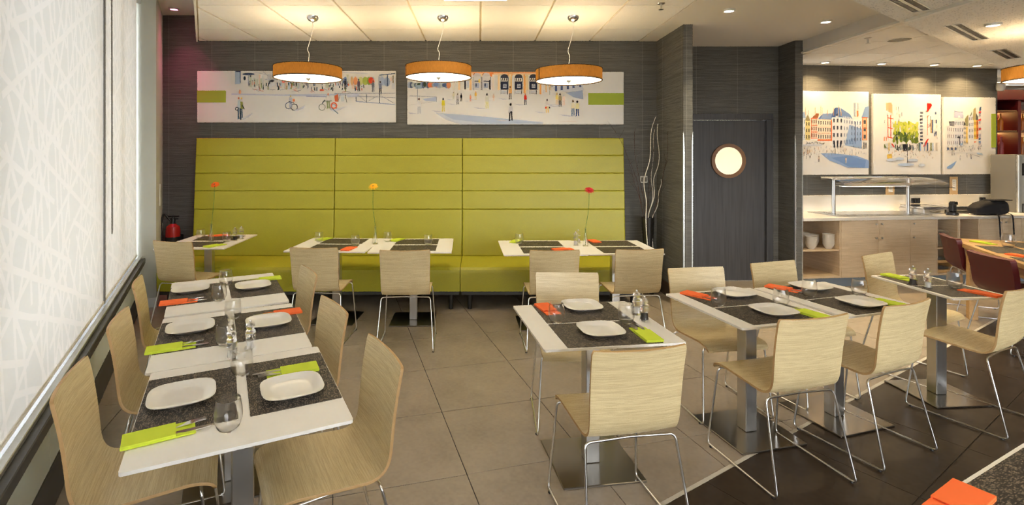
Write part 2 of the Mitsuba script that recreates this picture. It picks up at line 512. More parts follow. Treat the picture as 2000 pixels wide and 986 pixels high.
# the leaf is pierced by the porthole: a ring of wood in front and a lit pane
part(d, 'porthole_frame', moved(cat(lathe([(.178, -.03), (.215, -.03), (.222, -.015), (.222, .015), (.178, .015), (.178, -.03)], 48)), 0, 0, 0), 'porthole_wood',
     T().translate([3.225, 6.615, 1.557]).rotate([1, 0, 0], 90), 40)
key = part(d, 'porthole_pane', lathe([(0, 0.006), (.178, .006), (.178, 0), (0, 0)][::-1], 48), 'white_plastic', T().translate([3.225, 6.62, 1.557]).rotate([1, 0, 0], 90))
PORT = key
fr_ = struct('trim', cat(box(2.70, 2.76, 6.585, 6.665, 0, 2.085, .003), box(3.705, 3.79, 6.585, 6.665, 0, 2.085, .003), box(2.70, 3.79, 6.585, 6.665, 2.087, 2.165, .003)), 'door_dark')
for k, (x, y, sx) in enumerate(((2.19, 5.48, 1), (2.29, 5.48, -1), (3.861, 6.25, 1), (3.956, 6.25, -1))):
    w = .016 if k != 1 and k != 3 else .012
    prof = lambda a: Polygon([(0, 0), (a, 0), (a, 1.70), (a * .45, 1.86), (0, 1.88)])
    f1 = trimesh.creation.extrude_polygon(prof(w), 0.0018)
    f1.apply_transform(np.array([[sx, 0, 0, x - sx * .0018], [0, 0, -1, y], [0, 1, 0, 0.0], [0, 0, 0, 1]], float))
    f2 = trimesh.creation.extrude_polygon(prof(.020), 0.0018)
    f2.apply_transform(np.array([[0, 0, -sx, x], [1, 0, 0, y], [0, 1, 0, 0.0], [0, 0, 0, 1]], float))
    f1.fix_normals(); f2.fix_normals()
    struct('trim', cat(f1, f2), 'aluminium')

exec_order = []


# ---------------------------------------------------------------- banquette along the back wall
def channel_back(w, h, depth=0.06):
    """an upholstered channel: a pillow of rounded cross-section, local x centred, front towards -y"""
    pts = []
    r = .012
    nz, nx = 10, 14
    V, F = [], []
    for i in range(nx + 1):
        u = -1 + 2 * i / nx
        for j in range(nz + 1):
            v = -1 + 2 * j / nz
            x = u * w / 2
            z = v * h / 2
            du = (1 - abs(u)) * w / 2
            dv = (1 - abs(v)) * h / 2
            f = lambda q: math.sqrt(max(0, 1 - (1 - min(q / .022, 1)) ** 2))
            V.append((x, -depth * (.55 + .45 * f(du) * f(dv)), z))
    g = lambda i, j: i * (nz + 1) + j
    for i in range(nx):
        for j in range(nz):
            F += [(g(i, j), g(i + 1, j), g(i + 1, j + 1)), (g(i, j), g(i + 1, j + 1), g(i, j + 1))]
    return V, F


def graded(n, edge, L):
    a = np.concatenate([[0], edge * np.array([.15, .35, .65, 1.0]), np.linspace(edge, L - edge, n)[1:-1], L - edge * np.array([1.0, .65, .35, .15]), [L]])
    return a


def pillow(w, h, depth, edge=.03, sink=.5):
    X, Z = graded(6, edge, w), graded(5, min(edge, h * .3), h)
    def f(q, e):
        return math.sqrt(max(0, 1 - (1 - min(q / e, 1)) ** 2))
    ez = min(edge, h * .3)
    V, F = [], []
    for x in X:
        for z in Z:
            k = f(min(x, w - x), edge) * f(min(z, h - z), ez)
            V.append((x - w / 2, -depth * (sink + (1 - sink) * k), z))
    n = len(Z)
    for i in range(len(X) - 1):
        for j in range(n - 1):
            a, b, c, e = i * n + j, (i + 1) * n + j, (i + 1) * n + j + 1, i * n + j + 1
            F += [(a, b, c), (a, c, e)]
    # sides and back
    m = trimesh.Trimesh(V, F, process=False)
    rim = [i * n for i in range(len(X))] + [(len(X) - 1) * n + j for j in range(1, n)] + [i * n + n - 1 for i in range(len(X) - 2, -1, -1)] + [j for j in range(n - 2, 0, -1)]
    V2 = np.array(V)
    base = len(V2)
    back = V2[rim].copy()
    back[:, 1] = 0
    V2 = np.vstack([V2, back])
    F2 = list(F)
    for k in range(len(rim)):
        q = (k + 1) % len(rim)
        F2 += [(rim[k], base + k, base + q), (rim[k], base + q, rim[q])]
    return trimesh.Trimesh(V2, F2, process=False)


def banquette(x0, x1, label):
    t = numbered('banquette')
    tag(t, label, 'bench', 'banquette sections along the back wall')
    w, cx = x1 - x0 - .006, (x0 + x1) / 2
    zs = [0.435, 0.985, 1.20, 1.41, 1.62, 1.83]
    lean = 4.0
    for k, (a, b) in enumerate(zip(zs[:-1], zs[1:])):
        # each channel sits on the leaning back
        off = (a - .435) * math.tan(math.radians(lean))
        part(t, 'back_channel', pillow(w, b - a - .001, .10, .022 if k in (0, 4) else .012, .92), 'leather_green',
             T().translate([cx, 6.13 + off * .9, a]).rotate([1, 0, 0], -lean), 40)
    part(t, 'back_board', box(x0 + .006, x1 - .006, 6.20, 6.285, 0.10, 1.81, .004), 'black_fabric')
    seat = trimesh.creation.extrude_polygon(Polygon([(5.37, .20), (6.10, .20), (6.10, .44), (5.44, .455), (5.40, .447), (5.375, .425), (5.365, .39)]), w)
    seat.apply_transform(np.array([[0, 0, 1, cx - w / 2], [1, 0, 0, 0], [0, 1, 0, 0], [0, 0, 0, 1]], float))
    seat.fix_normals()
    part(t, 'seat', seat, 'leather_green', None, 30)
    part(t, 'base_rail', box(x0 + .01, x1 - .01, 5.40, 6.15, .155, .199, .003), 'frame_dark')
    for xx in (x0 + .10, x1 - .10):
        for yy in (5.44, 6.05):
            part(t, 'leg', lathe([(0, 0), (.022, 0), (.026, .155), (0, .155)], 14), 'black_metal', fr(xx, yy), 30)
    return t


banquette(-3.38, -1.715, 'lime green channelled banquette section at the left end of the back wall')
banquette(-1.715, -0.195, 'middle lime green channelled banquette section behind the yellow gerbera')
banquette(-0.195, 1.735, 'widest lime green channelled banquette section, right one, behind the red gerbera')

# ---------------------------------------------------------------- paintings
import itertools


class Paint:
    """flat strokes of paint, each a thin polygon, in drawing units (x right, y down) on a canvas"""
    def __init__(s, x0, y0, w, h, W, H):
        s.x0, s.y0, s.kx, s.ky, s.W, s.H = x0, y0, W / w, H / h, W, H
        s.V, s.F, s.C, s.n = [], [], [], 0

    def poly(s, pts, rgb, fan=True):
        col = lin(*rgb)
        b = len(s.V)
        s.n += 1
        lift = -0.0006 - 8e-6 * s.n
        for x, y in pts:
            X = min(max((x - s.x0) * s.kx, .001), s.W - .001) - s.W / 2
            Z = s.H - min(max((y - s.y0) * s.ky, .001), s.H - .001)
            s.V.append((X, lift, Z))
            s.C.append(col)
        for i in range(1, len(pts) - 1):
            s.F.append((b, b + i, b + i + 1))

    def rect(s, x0, y0, x1, y1, rgb):
        s.poly([(x0, y0), (x1, y0), (x1, y1), (x0, y1)], rgb)

    def line(s, x0, y0, x1, y1, t, rgb):
        d = math.hypot(x1 - x0, y1 - y0) or 1
        nx, ny = -(y1 - y0) / d * t / 2, (x1 - x0) / d * t / 2
        s.poly([(x0 + nx, y0 + ny), (x1 + nx, y1 + ny), (x1 - nx, y1 - ny), (x0 - nx, y0 - ny)], rgb)

    def ell(s, x, y, rx, ry, rgb, n=12):
        s.poly([(x + rx * math.cos(a * 2 * math.pi / n), y + ry * math.sin(a * 2 * math.pi / n)) for a in range(n)], rgb)

    def ring(s, x, y, r, t, rgb, n=12):
        for a in range(n):
            p, q = a * 2 * math.pi / n, (a + 1) * 2 * math.pi / n
            s.line(x + r * math.cos(p), y + r * math.sin(p), x + r * math.cos(q), y + r * math.sin(q), t, rgb)

    def person(s, x, y, h, top, legs, head=(60, 50, 55), shadow=None):
        """feet at (x, y)"""
        if shadow:
            s.poly([(x, y), (x - h * .9, y - h * .10), (x - h * .55, y + h * .02)], shadow)
        s.ell(x, y - h * .92, h * .06, h * .08, head, 8)
        s.poly([(x - h * .10, y - h * .82), (x + h * .10, y - h * .82), (x + h * .13, y - h * .45), (x - h * .11, y - h * .45)], top)
        s.line(x - h * .05, y - h * .46, x - h * .06, y, h * .07, legs)
        s.line(x + h * .05, y - h * .46, x + h * .08, y - h * .02, h * .07, legs)

    def mesh(s):
        return trimesh.Trimesh(s.V, s.F, process=False)


def painting(label, x, y, z, w, h, deg, depth, group=None):
    t = numbered('painting')
    tag(t, label, 'painting', group)
    f = fr(x, y, z, deg)
    part(t, 'canvas', box(-w / 2, w / 2, 0, depth, 0, h, .004), 'canvas', f)
    return t, f


def finish(t, f, P, name='painted_scene'):
    m = P.mesh()
    # strokes face the room
    k = part(t, name, m, 'paint', f, color=np.array(P.C))
    tag(k, None, None, None, 'stuff')
    return k


PB, DB, OR, GN, GY, PK = (200, 212, 228), (52, 62, 92), (226, 130, 84), (160, 172, 84), (150, 156, 172), (232, 205, 190)
INK = (58, 58, 66)
# left panorama canvas: cafe terraces and cyclists
t, f = painting('long white watercolour canvas with cyclists and a green block at its left end', -2.23, 6.262, 2.03, 2.43, .63, 0, .036)
P = Paint(388, 141, 386, 98, 2.43, .63)
R = random.Random(3)
for k in range(46):
    x = R.uniform(480, 770)
    P.rect(x, R.uniform(146, 160), x + R.uniform(2, 7), R.uniform(160, 176), R.choice([PB, (216, 220, 228), (206, 212, 196), PK, (222, 226, 232), (190, 200, 214)]))
P.rect(462, 141, 472, 166, (178, 196, 218)); P.line(472, 141, 472, 164, 1.6, (90, 105, 140)); P.rect(463, 141, 472, 143, DB)
P.ell(488, 147, 12, 2.2, (70, 84, 116)); P.line(488, 147, 488, 170, 1, GY); P.ell(480.5, 155, 2.2, 4, (50, 62, 80)); P.ell(492, 151, 1.5, 2, INK)
P.line(455, 185, 600, 188, 2.6, (206, 210, 226)); P.line(560, 187, 690, 186, 3, (196, 204, 222)); P.line(600, 189, 640, 190, 2, (160, 170, 200))
for k in range(70):
    x = R.uniform(484, 712)
    y = R.uniform(163, 180)
    c = R.choice([(44, 50, 62), (70, 84, 110), (40, 66, 70), (92, 100, 140), (206, 110, 80), (120, 128, 150), (150, 160, 90), (60, 62, 74)])
    P.line(x, y - R.uniform(4, 8), x + R.uniform(-1, 1), y, R.uniform(1.0, 2.4), c)
    if R.random() < .4:
        P.ell(x, y - 8, 1, 1.2, INK, 6)
for k in range(22):
    x = R.uniform(486, 690)
    P.line(x, R.uniform(174, 182), x + R.uniform(4, 12), R.uniform(174, 182), .8, R.choice([GY, (206, 120, 90), (170, 176, 190)]))
P.ell(556, 161, 3.4, 3.2, (238, 140, 128)); P.ell(534, 160, 3.6, 2.6, INK); P.line(520, 157, 555, 158, 1.2, (170, 184, 208))
for x, w, c in ((692, 5, (120, 140, 180)), (705, 4, (232, 190, 140)), (712, 6, (240, 168, 120)), (722, 7, (216, 220, 150)), (731, 8, (176, 192, 96)), (738, 5, (140, 160, 84)), (746, 3, (160, 180, 210)), (764, 6, (176, 192, 220)), (773, 4, (186, 200, 222))):
    P.ell(x - 16, 160, w * .7, 8, c)
P.ell(726, 159, 5.2, 6.4, (232, 84, 60)); P.ell(730, 161, 3, 4.5, (244, 130, 96)); P.line(724, 166, 729, 167, 1, INK)
P.ell(757, 162, 6, 9, (160, 176, 206)); P.line(758, 148, 758, 170, 2, (64, 84, 116)); P.line(742, 149, 773, 146, 1.8, (110, 126, 150)); P.rect(768, 150, 770, 164, (150, 140, 116))
P.line(640, 142, 720, 146, 1.4, (206, 212, 226)); P.line(500, 143, 540, 152, 1.6, (208, 212, 222)); P.line(516, 142, 532, 156, 1.4, (198, 200, 208))
P.person(702, 180, 24, (110, 90, 110), INK); P.person(730, 181, 22, (120, 128, 140), (110, 116, 128)); P.person(744, 186, 26, (130, 140, 170), (52, 54, 64)); P.person(676, 176, 20, INK, (70, 70, 80))
P.line(655, 184, 775, 183, 1.2, GY); P.line(694, 189, 775, 192, 1.0, GY); P.line(697, 199, 774, 205, 1.6, (170, 180, 204))
for x, y in ((697, 199), (717.5, 201), (742.5, 202)):
    P.line(x, 186, x, y, 1.4, (84, 92, 108))
P.line(700, 187, 716, 199, .7, GY); P.line(720, 199, 740, 188, .7, GY); P.line(745, 188, 772, 203, .7, GY); P.poly([(678, 185), (704, 184), (700, 190), (680, 191)], (204, 210, 228))
P.poly([(655, 188), (662, 185), (663, 200), (656, 199)], (222, 120, 84)); P.line(666, 186, 662, 200, 1, GY); P.line(676, 186, 679, 201, 1, (96, 100, 108)); P.rect(668, 189, 674, 199, (206, 214, 222))
P.ell(630.5, 177.5, 4.6, 1.8, (224, 104, 76))
# the strolling couple with a dog, the two cyclists
P.poly([(474, 232), (498, 220), (488, 229), (478, 234)], (206, 212, 222)); P.ell(471.5, 181, 2.2, 4.2, (240, 176, 140)); P.ell(469, 193, 1.6, 2, (214, 130, 104)); P.ell(474.5, 193, 1.4, 2, (222, 190, 90))
P.poly([(468, 197), (472, 196), (473, 211), (466, 211)], (196, 216, 224)); P.poly([(472, 199), (477, 200), (477.5, 213), (473, 214)], (150, 160, 90)); P.line(476, 206, 480, 214, 2, (84, 92, 70))
P.line(469, 211, 468, 233, 2.4, (120, 150, 176)); P.line(472, 212, 473, 234, 2.6, (46, 64, 84)); P.line(475, 213, 476, 230, 2.2, (80, 104, 130)); P.ring(465.5, 213, 3, 1.3, (40, 54, 70), 8); P.line(467, 214, 470, 232, 1.4, (40, 56, 74))
for x, y, c in ((566, 207, (110, 118, 140)), (577, 210, (58, 64, 80)), (631, 210, (150, 156, 150)), (653.5, 211, (150, 160, 190))):
    P.ring(x, y, 6.2, 1.4, c)
P.poly([(576, 216), (598, 207), (594, 213), (582, 217)], (206, 210, 226)); P.person(570, 211, 24, (190, 196, 216), (170, 180, 208), (190, 180, 110)); P.line(566, 199, 577, 202, 1, INK); P.ell(576, 197, 2.4, 2.8, (232, 140, 96))
P.poly([(648, 216), (680, 208), (668, 214), (656, 219)], (208, 212, 226)); P.ring(654, 207, 5.5, 2.6, (228, 112, 84), 9); P.person(643, 213, 30, (232, 226, 222), (150, 160, 120), (226, 160, 140)); P.line(632, 199, 650, 198, 1.3, (100, 120, 96)); P.line(640, 200, 643, 212, 1.6, (140, 156, 110)); P.line(631, 203, 637, 196, 1.6, (70, 76, 96)); P.line(650, 212, 662, 222, 1.8, (120, 140, 160))
finish(t, f, P)
part(t, 'green_block', box(-2.43 / 2 + .001, -2.43 / 2 + .353, -.0035, -.0005, .245, .39), 'print_green', f, label='flat green rectangle printed on the left end')

# right panorama canvas: arcade and strollers
t, f = painting('long white watercolour canvas of an arcade, green block at its right end', 0.45, 6.262, 2.005, 2.65, .645, 0, .036)
P = Paint(796, 142, 421, 103, 2.65, .645)
R = random.Random(5)
P.poly([(850, 222), (905, 226), (960, 231), (1060, 240), (1060, 245), (900, 245), (872, 236)], (206, 214, 230)); P.poly([(862, 223), (950, 230), (1010, 236), (1060, 242), (960, 244), (885, 235)], (184, 198, 222))
for x in range(800, 880, 4):
    P.ell(x + R.uniform(-1, 1), 168, R.uniform(2.4, 4.6), R.uniform(4, 7), R.choice([(140, 160, 196), (96, 110, 140), (224, 150, 110), (190, 204, 210), (80, 100, 90), (170, 184, 210)]))
P.rect(812, 168, 824, 175, (160, 184, 206)); P.line(816, 172, 816, 200, 1, GY); P.ell(839, 168, 3.4, 5, (236, 130, 96)); P.ell(830, 167, 3.2, 5, (70, 84, 70)); P.ell(852, 167, 5, 4.4, (130, 156, 204)); P.ell(868, 168, 4.4, 4, (84, 104, 146))
P.poly([(826, 195), (853, 191), (853, 200), (832, 199)], (190, 202, 228)); P.line(800, 189, 852, 191, .9, GY); P.line(800, 207, 850, 200, .9, (210, 208, 208)); P.line(853, 191, 853, 201, 1, GY)
P.rect(921, 141, 1100, 145, (240, 168, 120)); P.rect(921, 145, 1094, 148, (246, 214, 178)); P.ell(960, 147, 4, 5, (240, 150, 90)); P.ell(996, 147, 6, 5, (240, 190, 140)); P.ell(1066, 146, 8, 4, (240, 180, 130))
for x in range(884, 1110, 11):
    P.rect(x, 147, x + 4, 178, R.choice([(244, 226, 190), (250, 220, 176), (240, 234, 222)]))
for x, w in ((932, 8), (949.5, 8)):
    P.ell(x, 151, w, 7, (214, 210, 214)); P.rect(x - w, 151, x + w, 178, (224, 222, 224)); P.line(x - w, 149, x - w + 3, 145, 1.4, (190, 120, 90)); P.line(x - w, 152, x - w, 178, 1, (130, 132, 150)); P.line(x + w, 152, x + w, 178, 1.2, (120, 120, 140)); P.rect(x - 5, 164, x + 4, 174, (180, 190, 214)); P.line(x - 5, 160, x + 6, 161, 1.6, (70, 76, 96)); P.ell(x - 2, 168, 1.6, 3.4, (80, 90, 120))
P.rect(907, 158, 910, 176, INK); P.rect(911, 160, 916, 174, (200, 206, 220)); P.rect(955, 158, 958, 176, INK); P.ell(936, 160, 1.8, 4, (228, 206, 90)); P.rect(918, 150, 921, 178, (244, 206, 150))
for x, k in ((985, 0), (1012.5, 1), (1041, 2)):
    P.ell(x, 153, 7.6, 6.5, (70, 72, 84)); P.rect(x - 7.6, 153, x + 7.6, 177, (52, 58, 80)); P.rect(x - 7, 154, x + 6.4, 161, (226, 222, 220))
    for q in range(3):
        P.line(x - 5 + q * 4, 160, x - 3.4 + q * 4, 154.5, 1.5, INK)
    P.rect(x - 3, 166, x + 4, 174, (200, 206, 224)); P.line(x - 2, 168, x + 3, 168, 1, DB); P.line(x - 2, 171, x + 3, 171, 1, DB)
    P.line(x - 7, 178, x - 7, 186, 1, GY); P.line(x + 6, 178, x + 6, 186, 1.4, INK); P.line(x - 6, 184, x + 6, 185, 1, GY); P.rect(x - 5, 178, x + 5, 183, (210, 216, 228))
    P.rect(x + 12, 150, x + 14.6, 184, (246, 206, 150))
P.line(1023.5, 147, 1023.5, 184, 3, (240, 178, 110)); P.line(1055, 150, 1055, 186, 3, (240, 176, 110)); P.line(1066, 150, 1066, 182, 2.4, (244, 204, 150)); P.line(1061, 150, 1061, 184, 1.4, (214, 210, 224))
P.poly([(1078, 166), (1138, 166), (1138, 178), (1104, 182), (1080, 176)], (214, 218, 232)); P.poly([(1104, 183), (1137, 178), (1138, 196), (1120, 192)], (166, 182, 212))
for x, hh in ((1083, 14), (1094, 12), (1106, 10), (1117, 8), (1130, 6)):
    P.rect(x, 164, x + 4.4, 166 + hh, (90, 104, 148))
P.line(1074, 172, 1080, 170, 1.2, GY); P.line(1073, 172, 1073, 187, 1.2, (170, 178, 180))
SH = (200, 202, 214)
for a in ((819, 224, 31, (226, 226, 230), (196, 200, 210), (120, 96, 96)), (866, 220, 27, (226, 214, 70), (220, 206, 110), INK), (886, 197, 16, (220, 216, 190), (206, 208, 190), (150, 130, 100)), (894, 206, 22, (190, 186, 190), (104, 104, 112), (120, 104, 90)), (901, 200, 16, (30, 30, 36), (40, 40, 46), (60, 60, 70)), (919, 200, 14, (236, 160, 130), (220, 120, 90), (170, 150, 150)), (929, 197, 17, (236, 196, 90), (230, 212, 170), (230, 150, 80)),
          (951, 214, 30, (222, 222, 210), (226, 220, 160), (60, 60, 66)), (964, 199, 14, (246, 210, 190), (240, 214, 196), (230, 190, 170)), (996, 196, 26, (232, 180, 120), (106, 96, 96), (120, 80, 50)), (997, 238, 35, (206, 206, 214), (48, 48, 54), (34, 32, 36)), (1025.5, 207, 23, (222, 60, 50), (70, 70, 84), (210, 130, 90)),
          (1068, 222, 27, (226, 222, 222), (236, 206, 130), (90, 80, 90)), (1087, 207, 24, (232, 214, 130), (236, 210, 170), (206, 180, 120)), (1093, 210, 26, (170, 156, 120), (70, 66, 60), (60, 50, 50)), (1100, 208, 22, (246, 220, 206), (246, 214, 196), (214, 216, 224)), (1118, 228, 31, (234, 226, 196), (110, 130, 160), (120, 96, 60)), (1126.5, 229, 31, (234, 228, 180), (62, 84, 136), (34, 30, 34))):
    P.person(*a, shadow=SH)
P.ell(1065.5, 212, 1.8, 1.8, (226, 76, 50)); P.ell(1072.5, 212, 1.2, 1.8, INK); P.ell(998, 221, 2, 2.2, INK); P.line(1092, 239, 1126, 239, 1, (230, 214, 204))
finish(t, f, P)
part(t, 'green_block', box(2.65 / 2 - .435, 2.65 / 2 - .001, -.0035, -.0005, .24, .385), 'print_green', f, label='flat green rectangle printed on the right end')


def facade(P, x0, y0, x1, y1, nx, ny, wall, win, rng_, dark=.8):
    P.poly([(x0, y0), (x1, y0 + rng_), (x1, y1), (x0, y1)], wall)
    for i in range(nx):
        for j in range(ny):
            u = (i + .5) / nx
            x = x0 + (x1 - x0) * u
            top = y0 + rng_ * u
            y = top + (y1 - top) * (j + .5) / ny
            w, h = (x1 - x0) / nx * .22, (y1 - top) / ny * .26
            P.rect(x - w, y - h, x + w, y + h, win)


# three square canvases over the buffet (drawing units: pixels of a sketch)
def on_buffet(u0, u1, z0, z1, label):
    w = u1 - u0
    f2 = BF @ T().translate([(u0 + u1) / 2, .70, z0])
    t = numbered('painting')
    tag(t, label, 'painting', 'town square canvases above the buffet')
    part(t, 'canvas', box(-w / 2, w / 2, 0, .04, 0, z1 - z0, .004), 'canvas', f2)
    return t, f2, w, z1 - z0


t, f, w, h = on_buffet(0.53, 1.531, 1.36, 2.51, 'square watercolour of a blue roofed building and blue pavement shadow, next to the door recess')
P = Paint(0, 0, 735, 930, w, h)
R = random.Random(11)
facade(P, 0, 300, 40, 545, 2, 3, (214, 222, 232), (150, 160, 180), 0); P.poly([(0, 240), (30, 232), (44, 300), (0, 300)], (150, 172, 208))
facade(P, 40, 330, 92, 545, 2, 3, (222, 208, 150), (90, 84, 70), 0); P.poly([(36, 330), (66, 262), (95, 330)], (150, 142, 110))
facade(P, 100, 300, 168, 530, 3, 3, (236, 206, 190), (120, 90, 84), 0)
for y in (305, 380, 455, 525):
    P.line(100, y, 172, y, 7, (222, 112, 76))
P.line(103, 300, 103, 530, 5, (222, 112, 76)); P.poly([(110, 300), (160, 246), (190, 250), (176, 300)], (150, 96, 66))
facade(P, 172, 310, 320, 545, 6, 3, (238, 224, 208), (104, 98, 104), 6)
for y in (318, 402, 470):
    P.line(172, y, 322, y, 3, (232, 160, 120))
P.line(172, 545, 330, 545, 18, (224, 120, 80)); P.line(324, 320, 324, 545, 12, (226, 124, 84))
P.poly([(178, 310), (230, 250), (350, 246), (320, 316)], (132, 156, 200)); P.poly([(178, 310), (212, 268), (226, 268), (200, 312)], (96, 122, 176))
facade(P, 330, 285, 450, 610, 3, 4, (228, 230, 236), (70, 74, 92), 0)
P.poly([(318, 290), (356, 188), (410, 178), (436, 290)], (96, 122, 174)); P.poly([(356, 188), (380, 180), (366, 290), (330, 290)], (72, 98, 152)); P.poly([(366, 288), (384, 240), (402, 288)], (206, 214, 226)); P.ell(384, 262, 9, 16, (60, 66, 84))
P.poly([(436, 290), (420, 184), (520, 250), (568, 318)], (120, 146, 194))
for k in range(6):
    P.poly([(452 + k * 18, 292 + k * 3), (458 + k * 18, 270 + k * 3), (465 + k * 18, 294 + k * 3)], (222, 226, 232))
facade(P, 450, 296, 650, 600, 7, 4, (224, 228, 236), (150, 160, 184), 26); P.poly([(470, 600), (520, 370), (655, 420), (655, 640), (480, 600)], (150, 176, 216))
for k in range(7):
    P.line(478 + k * 18, 590, 484 + k * 18, 540 - k * 3, 7, (100, 126, 176))
for k in range(4):
    for j in range(4):
        P.rect(540 + k * 32, 330 + j * 62, 549 + k * 32, 366 + j * 62, (96, 112, 150))
P.line(585, 340, 585, 560, 10, (120, 130, 160))
facade(P, 660, 300, 715, 545, 1, 3, (238, 196, 160), (84, 84, 92), 0); P.poly([(652, 290), (690, 176), (735, 160), (735, 290)], (130, 158, 200)); P.line(655, 292, 718, 292, 12, (224, 116, 76)); P.line(664, 300, 664, 545, 8, (228, 130, 90)); P.line(712, 300, 712, 545, 7, (228, 130, 90)); P.line(660, 410, 715, 410, 7, (228, 130, 90)); P.rect(668, 560, 712, 640, (214, 214, 214)); P.rect(674, 570, 684, 640, INK); P.rect(696, 575, 706, 630, INK)
P.rect(566, 128, 588, 280, (180, 188, 206)); P.rect(600, 130, 622, 200, (206, 212, 222)); P.rect(600, 215, 618, 280, (222, 136, 96)); P.line(577, 128, 577, 280, 4, (130, 140, 164))
for x in (44, 72, 146, 206, 222, 280, 348, 400, 424, 432):
    P.line(x, R.uniform(150, 225), x, 270, 5, R.choice([(206, 150, 110), (180, 160, 150), (222, 190, 150)]))
for k in range(20):
    x = R.uniform(40, 230)
    P.line(x, 580 + R.uniform(-18, 18), x + R.uniform(6, 20), 580 + R.uniform(-18, 18), 6, R.choice([INK, (120, 124, 140), (180, 186, 200)]))
P.line(0, 600, 220, 598, 16, (206, 212, 224))
for k in range(3):
    P.rect(346 + k * 34, 560, 362 + k * 34, 628, (54, 58, 72))
P.poly([(205, 690), (330, 690), (600, 720), (735, 770), (735, 855), (500, 850), (300, 770), (320, 742)], (146, 174, 218)); P.poly([(320, 740), (520, 716), (700, 770), (690, 850), (520, 840)], (124, 156, 208))
for k in range(120):
    x, y = R.uniform(0, 735), R.uniform(620, 720)
    P.line(x, y - R.uniform(8, 26), x + R.uniform(-4, 4), y, R.uniform(2.5, 5), R.choice([(150, 150, 156), (90, 92, 104), (196, 200, 208), (206, 170, 140), (176, 184, 200)]))
for k in range(26):
    x, y = R.uniform(0, 100), R.uniform(660, 760)
    P.line(x, y - R.uniform(10, 34), x + R.uniform(-5, 5), y, 4, R.choice([INK, (120, 120, 126), (190, 150, 120)]))
P.person(185, 790, 70, (206, 190, 176), (96, 90, 92), shadow=(214, 216, 222)); P.person(480, 800, 70, (236, 214, 200), (226, 220, 210)); P.line(362, 640, 362, 705, 4, INK); P.line(548, 650, 548, 710, 4, GY)
finish(t, f, P)

t, f, w, h = on_buffet(1.60, 2.637, 1.36, 2.485, 'square watercolour of green trees between narrow street houses, middle of the three')
P = Paint(40, 62, 765, 905, w, h)
R = random.Random(12)
P.poly([(180, 165), (240, 160), (250, 190), (252, 285), (182, 250)], (240, 178, 140)); P.poly([(642, 165), (690, 165), (700, 190), (650, 265), (642, 260)], (196, 44, 40))
for k in range(60):
    x = R.choice([R.uniform(150, 260), R.uniform(290, 360), R.uniform(545, 640), R.uniform(640, 760)])
    y = R.uniform(200, 560)
    P.rect(x, y, x + R.uniform(4, 10), y + R.uniform(18, 46), R.choice([(190, 196, 210), (150, 156, 176), (96, 100, 120), (214, 216, 222), (222, 200, 180), (206, 212, 224)]))
for y in (330, 440, 545):
    P.line(195, y, 255, y + 12, 9, (222, 92, 60))
for x in (200, 232):
    P.line(x, 300, x + 2, 560, 8, (222, 92, 60))
P.line(160, 545, 160, 590, 8, (226, 120, 80)); P.line(180, 545, 182, 590, 8, (226, 120, 80))
for x in (575, 590):
    for y in range(260, 640, 38):
        P.rect(x - 12, y, x + 4, y + 22, R.choice([(84, 88, 104), (130, 136, 156), (60, 64, 80)]))
P.line(650, 300, 646, 530, 5, (222, 120, 90)); P.ring(656, 420, 14, 5, (222, 100, 70), 8); P.line(640, 320, 668, 300, 6, (226, 110, 70))
for x, y, hh in ((735, 260, 30), (742, 350, 40), (740, 480, 50), (720, 500, 36), (682, 350, 150), (698, 350, 150)):
    P.rect(x, y, x + 14, y + hh, R.choice([(130, 140, 170), (90, 100, 136), (190, 160, 110)]))
for k in range(170):
    x, y = R.uniform(262, 535), R.uniform(385, 600)
    c = R.choice([(190, 200, 70), (206, 210, 96), (170, 184, 60), (214, 216, 120), (196, 204, 84)]) if y < 500 else R.choice([(140, 156, 56), (96, 116, 60), (176, 190, 70), (70, 90, 56), (110, 130, 60)])
    P.ell(x, y, R.uniform(6, 16), R.uniform(14, 34), c, 9)
for k in range(26):
    x = R.uniform(275, 530)
    P.line(x, R.uniform(620, 680), x + R.uniform(-4, 4), R.uniform(670, 700), R.uniform(5, 14), R.choice([INK, (40, 44, 52), (70, 84, 70), (110, 116, 130)]))
P.rect(370, 625, 412, 700, (44, 46, 56)); P.line(418, 620, 420, 845, 5, (60, 60, 70))
P.poly([(228, 618), (252, 622), (274, 655), (262, 664)], (206, 56, 56)); P.poly([(596, 652), (640, 572), (660, 565), (622, 650)], (214, 64, 54)); P.poly([(155, 625), (225, 610), (260, 655), (180, 670)], (206, 208, 206)); P.poly([(155, 620), (185, 665), (160, 668)], (110, 130, 80))
for x, w_, c in ((205, 12, (222, 190, 110)), (545, 14, (90, 110, 100)), (560, 14, (150, 176, 216)), (680, 14, (130, 140, 90)), (700, 16, (190, 206, 226)), (740, 22, (206, 200, 190)), (640, 14, (70, 84, 120)), (610, 10, (150, 160, 190))):
    P.rect(x, 610, x + w_, 700, c)
P.poly([(190, 742), (245, 735), (248, 790), (192, 785)], (230, 196, 96))
for k in range(90):
    x, y = R.uniform(165, 750), R.uniform(690, 790)
    P.line(x, y - R.uniform(6, 22), x + R.uniform(-5, 5), y, R.uniform(2.5, 5), R.choice([(150, 150, 150), (200, 180, 150), (110, 104, 100), (206, 212, 222), (190, 140, 110)]))
for x, y, rx, c in ((240, 800, 60, (206, 216, 232)), (400, 855, 95, (190, 206, 228)), (480, 805, 60, (200, 212, 230)), (580, 860, 40, (210, 218, 230)), (330, 790, 50, (196, 210, 230))):
    P.ell(x, y, rx, 16, c)
finish(t, f, P)

